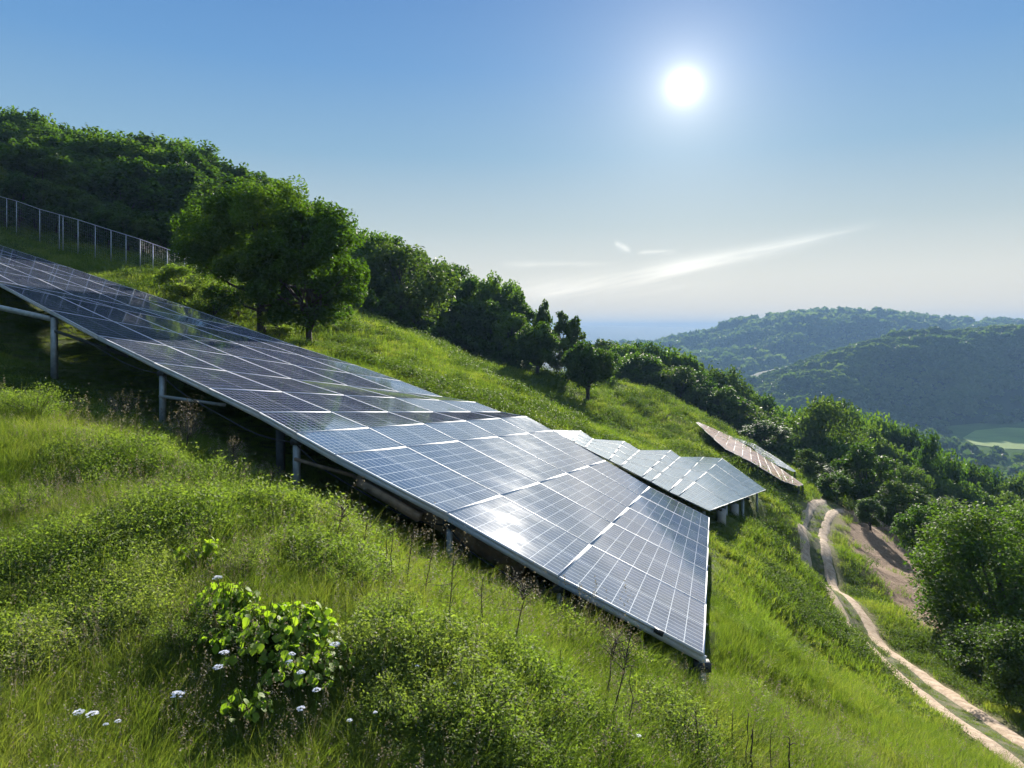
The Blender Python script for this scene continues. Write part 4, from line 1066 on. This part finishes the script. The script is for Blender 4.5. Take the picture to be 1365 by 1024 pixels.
# dry stalks: (foot px,py, top px,py, bushy head)
STK = [(598, 700+145, 606, 736, 1, 'dry stalk with a bushy top and a knotty stem below the array edge'), (640, 838, 644, 770, 1, 'short dry stalk between the knotty one and the leaning one'), (680, 862, 700, 782, 2, 'leaning dry stalk with the widest branching head'),
       (800, 925, 822, 850, 2, 'leaning dry stalk with a grey head touching the array edge'), (808, 968, 838, 858, 2, 'longest leaning dry stalk under the array corner'), (838, 985, 842, 888, 0, 'thin straight stalk beside the longest leaning one'),
       (745, 905, 748, 866, 0, 'short bare stalk alone on the slope'), (932, 1010, 928, 938, 0, 'dark bare stalk, first of the row at the foot of the bank'), (952, 985, 956, 946, 0, 'short dark stalk, second of the row'), (974, 988, 976, 950, 0, 'dark pointed stalk, third of the row'),
       (992, 1018, 998, 950, 0, 'thin dark stalk just behind the thickest one'), (1000, 1020, 1003, 972, 3, 'thickest dark stalk of the row at the foot of the bank'), (1027, 1022, 1028, 972, 0, 'thin dark stalk between the thickest and the last'), (1050, 1024, 1053, 986, 3, 'last crooked dark stalk of the row'),
       (912, 975, 914, 930, 0, 'faint thin stalk before the row of dark stalks'), (478, 735, 490, 690, 1, 'dry twig stalk near the timber beam'), (510, 758, 516, 712, 0, 'straight dark stalk below the timber beam'), (520, 765, 524, 712, 0, 'second straight dark stalk below the timber beam'),
       (540, 770, 550, 715, 1, 'dry stalk with a grey tuft below the timber beam'), (560, 780, 578, 735, 1, 'bent dry stalk with a small tuft'), (442, 725, 458, 676, 2, 'brown dry stalk with a feathery head near the third post'), (246, 580, 254, 540, 2, 'pale dry weed standing in front of the second post'), (306, 612, 312, 592, 2, 'rusty brown dry weed between two posts')]
for i, (fx, fy, tx, ty, hd, lab) in enumerate(STK):
    g = hit(fx, min(fy+38, 1080), 3.0); d = g[1]; top = U(tx, ty, d); f0 = U(fx, fy, d); f0[2] = min(f0[2], g[2]+.15)-.12
    mb = MB(); q = np.random.default_rng(i+500); H_ = np.linalg.norm(top-f0); w = {0: .009, 1: .009, 2: .011, 3: .016}[hd]*(d/8)**.6
    ax = top-f0; P = [ax*t+q.normal(0, .012, 3)*(0 < t < 1)*H_ for t in np.linspace(0, 1, 7)]
    mb.tube(P, [w*(1-.6*k/6) for k in range(7)], 5)
    for k in range({0: 2, 1: 9, 2: 16, 3: 4}[hd]):
        t = q.uniform(.35 if hd != 2 else .72, .98); a_ = ax*t; l = H_*{0: .10, 1: .14, 2: .24, 3: .10}[hd]*q.uniform(.5, 1); e = a_+np.array([q.normal(0, .6)*l, q.normal(0, .6)*l, abs(q.normal(.7, .3))*l]); mb.tube([a_, lerp(a_, e, .5)+q.normal(0, .01, 3), e], [w*.5, w*.35, w*.2], 4, False)
    r_ = empty('dry_stalk', tuple(f0)); mb.build('stem', M['stalk'], r_, smooth=True)
    if hd in (1, 2):
        n_l = 260 if hd == 2 else 120; P = ax*q.uniform(.70 if hd == 2 else .6, 1.08, n_l)[:, None]+q.normal(0, 1, (n_l, 3))*H_*(.09 if hd == 2 else .05)
        V, Q, v = leaves(P, .011*(d/8)**.6, aspect=.5); link('seed_head', mesh_np('seed_head', V, [Q], [M['straw']], False, {'v': v*.6}), r_)
    tag(r_, lab, 'dry stalk')

# ------------------------------------------------------------------ camera
cam = bpy.data.cameras.new('camera'); co = bpy.data.objects.new('camera', cam); COL.objects.link(co)
co.location = (0, 0, 0); co.rotation_euler = (R(90), 0, 0)
cam.sensor_width = 36; cam.lens = 36*F/1365; cam.shift_y = -(512-HY)/1365; cam.clip_start = .1; cam.clip_end = 20000
scene.camera = co

# ------------------------------------------------------------------ sky, sun and air
W = bpy.data.worlds.new('World'); scene.world = W; W.use_nodes = True
nt = W.node_tree; nt.nodes.clear(); out = nt.nodes.new('ShaderNodeOutputWorld')
sky = N(nt, 'ShaderNodeTexSky', sky_type='NISHITA', sun_disc=False, sun_elevation=SUN_EL, sun_rotation=SUN_AZ, altitude=200, air_density=1.0, dust_density=.05, ozone_density=3.0)
bg = N(nt, 'ShaderNodeBackground', i_Strength=SKY_STR)
gen = N(nt, 'ShaderNodeTexCoord').outputs['Generated']
def dot(v):
    n = N(nt, 'ShaderNodeVectorMath', operation='DOT_PRODUCT'); nt.links.new(gen, n.inputs[0]); n.inputs[1].default_value = v; return n.outputs['Value']
cosang = dot(tuple(SUN_DIR)); elv = math_(nt, 'MULTIPLY', math_(nt, 'ARCSINE', dot((0, 0, 1))), 2/math.pi)
# clear air: the physical sky, its brightest part held back as a camera does, over a hand-set gradient, brightened overhead as added fill light
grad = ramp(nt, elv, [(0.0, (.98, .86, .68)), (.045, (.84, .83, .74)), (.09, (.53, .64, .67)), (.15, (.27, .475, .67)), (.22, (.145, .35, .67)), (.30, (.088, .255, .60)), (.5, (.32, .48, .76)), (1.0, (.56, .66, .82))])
sk = N(nt, 'ShaderNodeVectorMath', operation='SCALE'); nt.links.new(sky.outputs[0], sk.inputs[0]); sk.inputs['Scale'].default_value = .10
sd = N(nt, 'ShaderNodeVectorMath', operation='MULTIPLY_ADD'); nt.links.new(sk.outputs[0], sd.inputs[0]); sd.inputs[1].default_value = (2.2, 2.2, 2.2); sd.inputs[2].default_value = (1, 1, 1)
sv = N(nt, 'ShaderNodeVectorMath', operation='DIVIDE'); nt.links.new(sk.outputs[0], sv.inputs[0]); nt.links.new(sd.outputs[0], sv.inputs[1])
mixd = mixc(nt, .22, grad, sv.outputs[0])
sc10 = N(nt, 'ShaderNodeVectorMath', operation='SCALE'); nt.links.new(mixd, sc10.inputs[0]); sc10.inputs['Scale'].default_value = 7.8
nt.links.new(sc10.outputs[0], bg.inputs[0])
ang = math_(nt, 'MULTIPLY', math_(nt, 'ARCCOSINE', math_(nt, 'MINIMUM', cosang, 1.0)), 180/math.pi)
core = math_(nt, 'DIVIDE', 1.0, math_(nt, 'ADD', 1.0, math_(nt, 'POWER', math_(nt, 'DIVIDE', ang, .52), 2.3)))
halo = math_(nt, 'EXPONENT', math_(nt, 'MULTIPLY', ang, -1/3.0)); halo2 = math_(nt, 'EXPONENT', math_(nt, 'MULTIPLY', ang, -1/9.0))
gl = math_(nt, 'ADD', math_(nt, 'MULTIPLY', core, 1.3), math_(nt, 'ADD', math_(nt, 'MULTIPLY', halo, .13), math_(nt, 'MULTIPLY', halo2, .075)))
bg2 = N(nt, 'ShaderNodeBackground'); bg2.inputs[0].default_value = (1.0, .91, .76, 1); nt.links.new(gl, bg2.inputs[1])
# thin cirrus, laid out by azimuth and elevation
sp = N(nt, 'ShaderNodeSeparateXYZ'); nt.links.new(gen, sp.inputs[0])
ym = math_(nt, 'MAXIMUM', sp.outputs[1], .05)
az = math_(nt, 'DIVIDE', sp.outputs[0], ym); el = math_(nt, 'DIVIDE', sp.outputs[2], ym)
cb = N(nt, 'ShaderNodeCombineXYZ'); nt.links.new(math_(nt, 'MULTIPLY', az, 5.0), cb.inputs[0]); nt.links.new(math_(nt, 'MULTIPLY_ADD', az, -16.0, math_(nt, 'MULTIPLY', el, 75.0)), cb.inputs[1])
nse = noise(nt, 1.0, 7, .62, cb.outputs[0])
def streak(x0, y0, x1, y1, w0, w1, sag, amp):
    """px space ends converted to slopes of the view direction"""
    a0, a1 = (x0-CX)/F, (x1-CX)/F; e0, e1 = (HY-y0)/F, (HY-y1)/F
    t = math_(nt, 'DIVIDE', math_(nt, 'SUBTRACT', az, a0), a1-a0)
    yc = math_(nt, 'MULTIPLY_ADD', t, e1-e0, e0)
    yc = math_(nt, 'SUBTRACT', yc, math_(nt, 'MULTIPLY', math_(nt, 'MULTIPLY', t, math_(nt, 'SUBTRACT', 1.0, t)), sag*4/F))
    w = math_(nt, 'MULTIPLY_ADD', t, (w1-w0)/F, w0/F)
    dd = math_(nt, 'DIVIDE', math_(nt, 'ADD', math_(nt, 'SUBTRACT', el, yc), math_(nt, 'MULTIPLY_ADD', nse, 14/F, -7/F)), w)
    gz = math_(nt, 'EXPONENT', math_(nt, 'MULTIPLY', math_(nt, 'MULTIPLY', dd, dd), -1.0))
    ends = math_(nt, 'MULTIPLY', math_(nt, 'MULTIPLY', t, 5.0, clamp=True), math_(nt, 'MULTIPLY', math_(nt, 'SUBTRACT', 1.0, t), 3.0, clamp=True))
    return math_(nt, 'MULTIPLY', math_(nt, 'MULTIPLY', gz, ends), math_(nt, 'MULTIPLY', math_(nt, 'MULTIPLY_ADD', nse, 2.8, -.75, clamp=True), amp))
cl = streak(840, 366, 1185, 294, 13, 5, 4, 1.1)
for s_ in [(670, 392, 990, 340, 14, 9, 5, .8), (660, 352, 830, 352, 4, 3, 0, .55), (818, 324, 842, 333, 4, 3, 0, 1.3), (848, 337, 904, 335, 3.5, 2, 0, 1.1), (600, 398, 1000, 372, 16, 16, 0, .35)]:
    cl = math_(nt, 'ADD', cl, streak(*s_))
bg3 = N(nt, 'ShaderNodeBackground'); bg3.inputs[0].default_value = (1.0, .90, .80, 1); nt.links.new(math_(nt, 'MULTIPLY', cl, .10), bg3.inputs[1])
a1 = N(nt, 'ShaderNodeAddShader'); a2 = N(nt, 'ShaderNodeAddShader')
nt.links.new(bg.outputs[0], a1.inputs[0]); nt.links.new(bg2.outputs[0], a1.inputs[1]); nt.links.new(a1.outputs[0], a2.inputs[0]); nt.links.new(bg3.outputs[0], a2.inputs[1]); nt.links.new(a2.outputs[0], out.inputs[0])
sl = bpy.data.lights.new('sun', 'SUN'); sl.energy = 4.8; sl.angle = R(.6); sl.color = (1.0, .93, .82)
so = bpy.data.objects.new('sun', sl); COL.objects.link(so); so.rotation_euler = (-SUN_DIR).to_track_quat('-Z', 'Y').to_euler(); so.location = (20, 60, 50)

if HAZE:
    m = bpy.data.materials.new('haze'); m.use_nodes = True; nt = m.node_tree; nt.nodes.clear(); o_ = nt.nodes.new('ShaderNodeOutputMaterial')
    pv = N(nt, 'ShaderNodeVolumePrincipled', i_Density=HAZE); pv.inputs['Color'].default_value = (.24, .40, .64, 1); pv.inputs['Anisotropy'].default_value = .0
    nt.links.new(pv.outputs[0], o_.inputs['Volume'])
    mb = MB(); x0, x1, y0, y1, z0, z1 = -7000, 7000, -600, 7000, -106, 62
    mb.box8([(x0, y0, z0), (x1, y0, z0), (x1, y1, z0), (x0, y1, z0), (x0, y0, z1), (x1, y0, z1), (x1, y1, z1), (x0, y1, z1)])
    tag(mb.build('haze', m), 'thin blue haze filling the valley air', 'haze', kind='stuff')

scene.view_settings.view_transform = 'Standard'; scene.view_settings.look = 'None'; scene.view_settings.exposure = EXPO; scene.view_settings.gamma = 1
scene.cycles.use_denoising = True; scene.cycles.use_adaptive_sampling = True; scene.cycles.adaptive_threshold = .025; scene.cycles.adaptive_min_samples = 32
scene.cycles.max_bounces = 5; scene.cycles.diffuse_bounces = 3; scene.cycles.glossy_bounces = 2; scene.cycles.transmission_bounces = 4; scene.cycles.volume_bounces = 1; scene.cycles.transparent_max_bounces = 8
scene.cycles.sample_clamp_indirect = 6
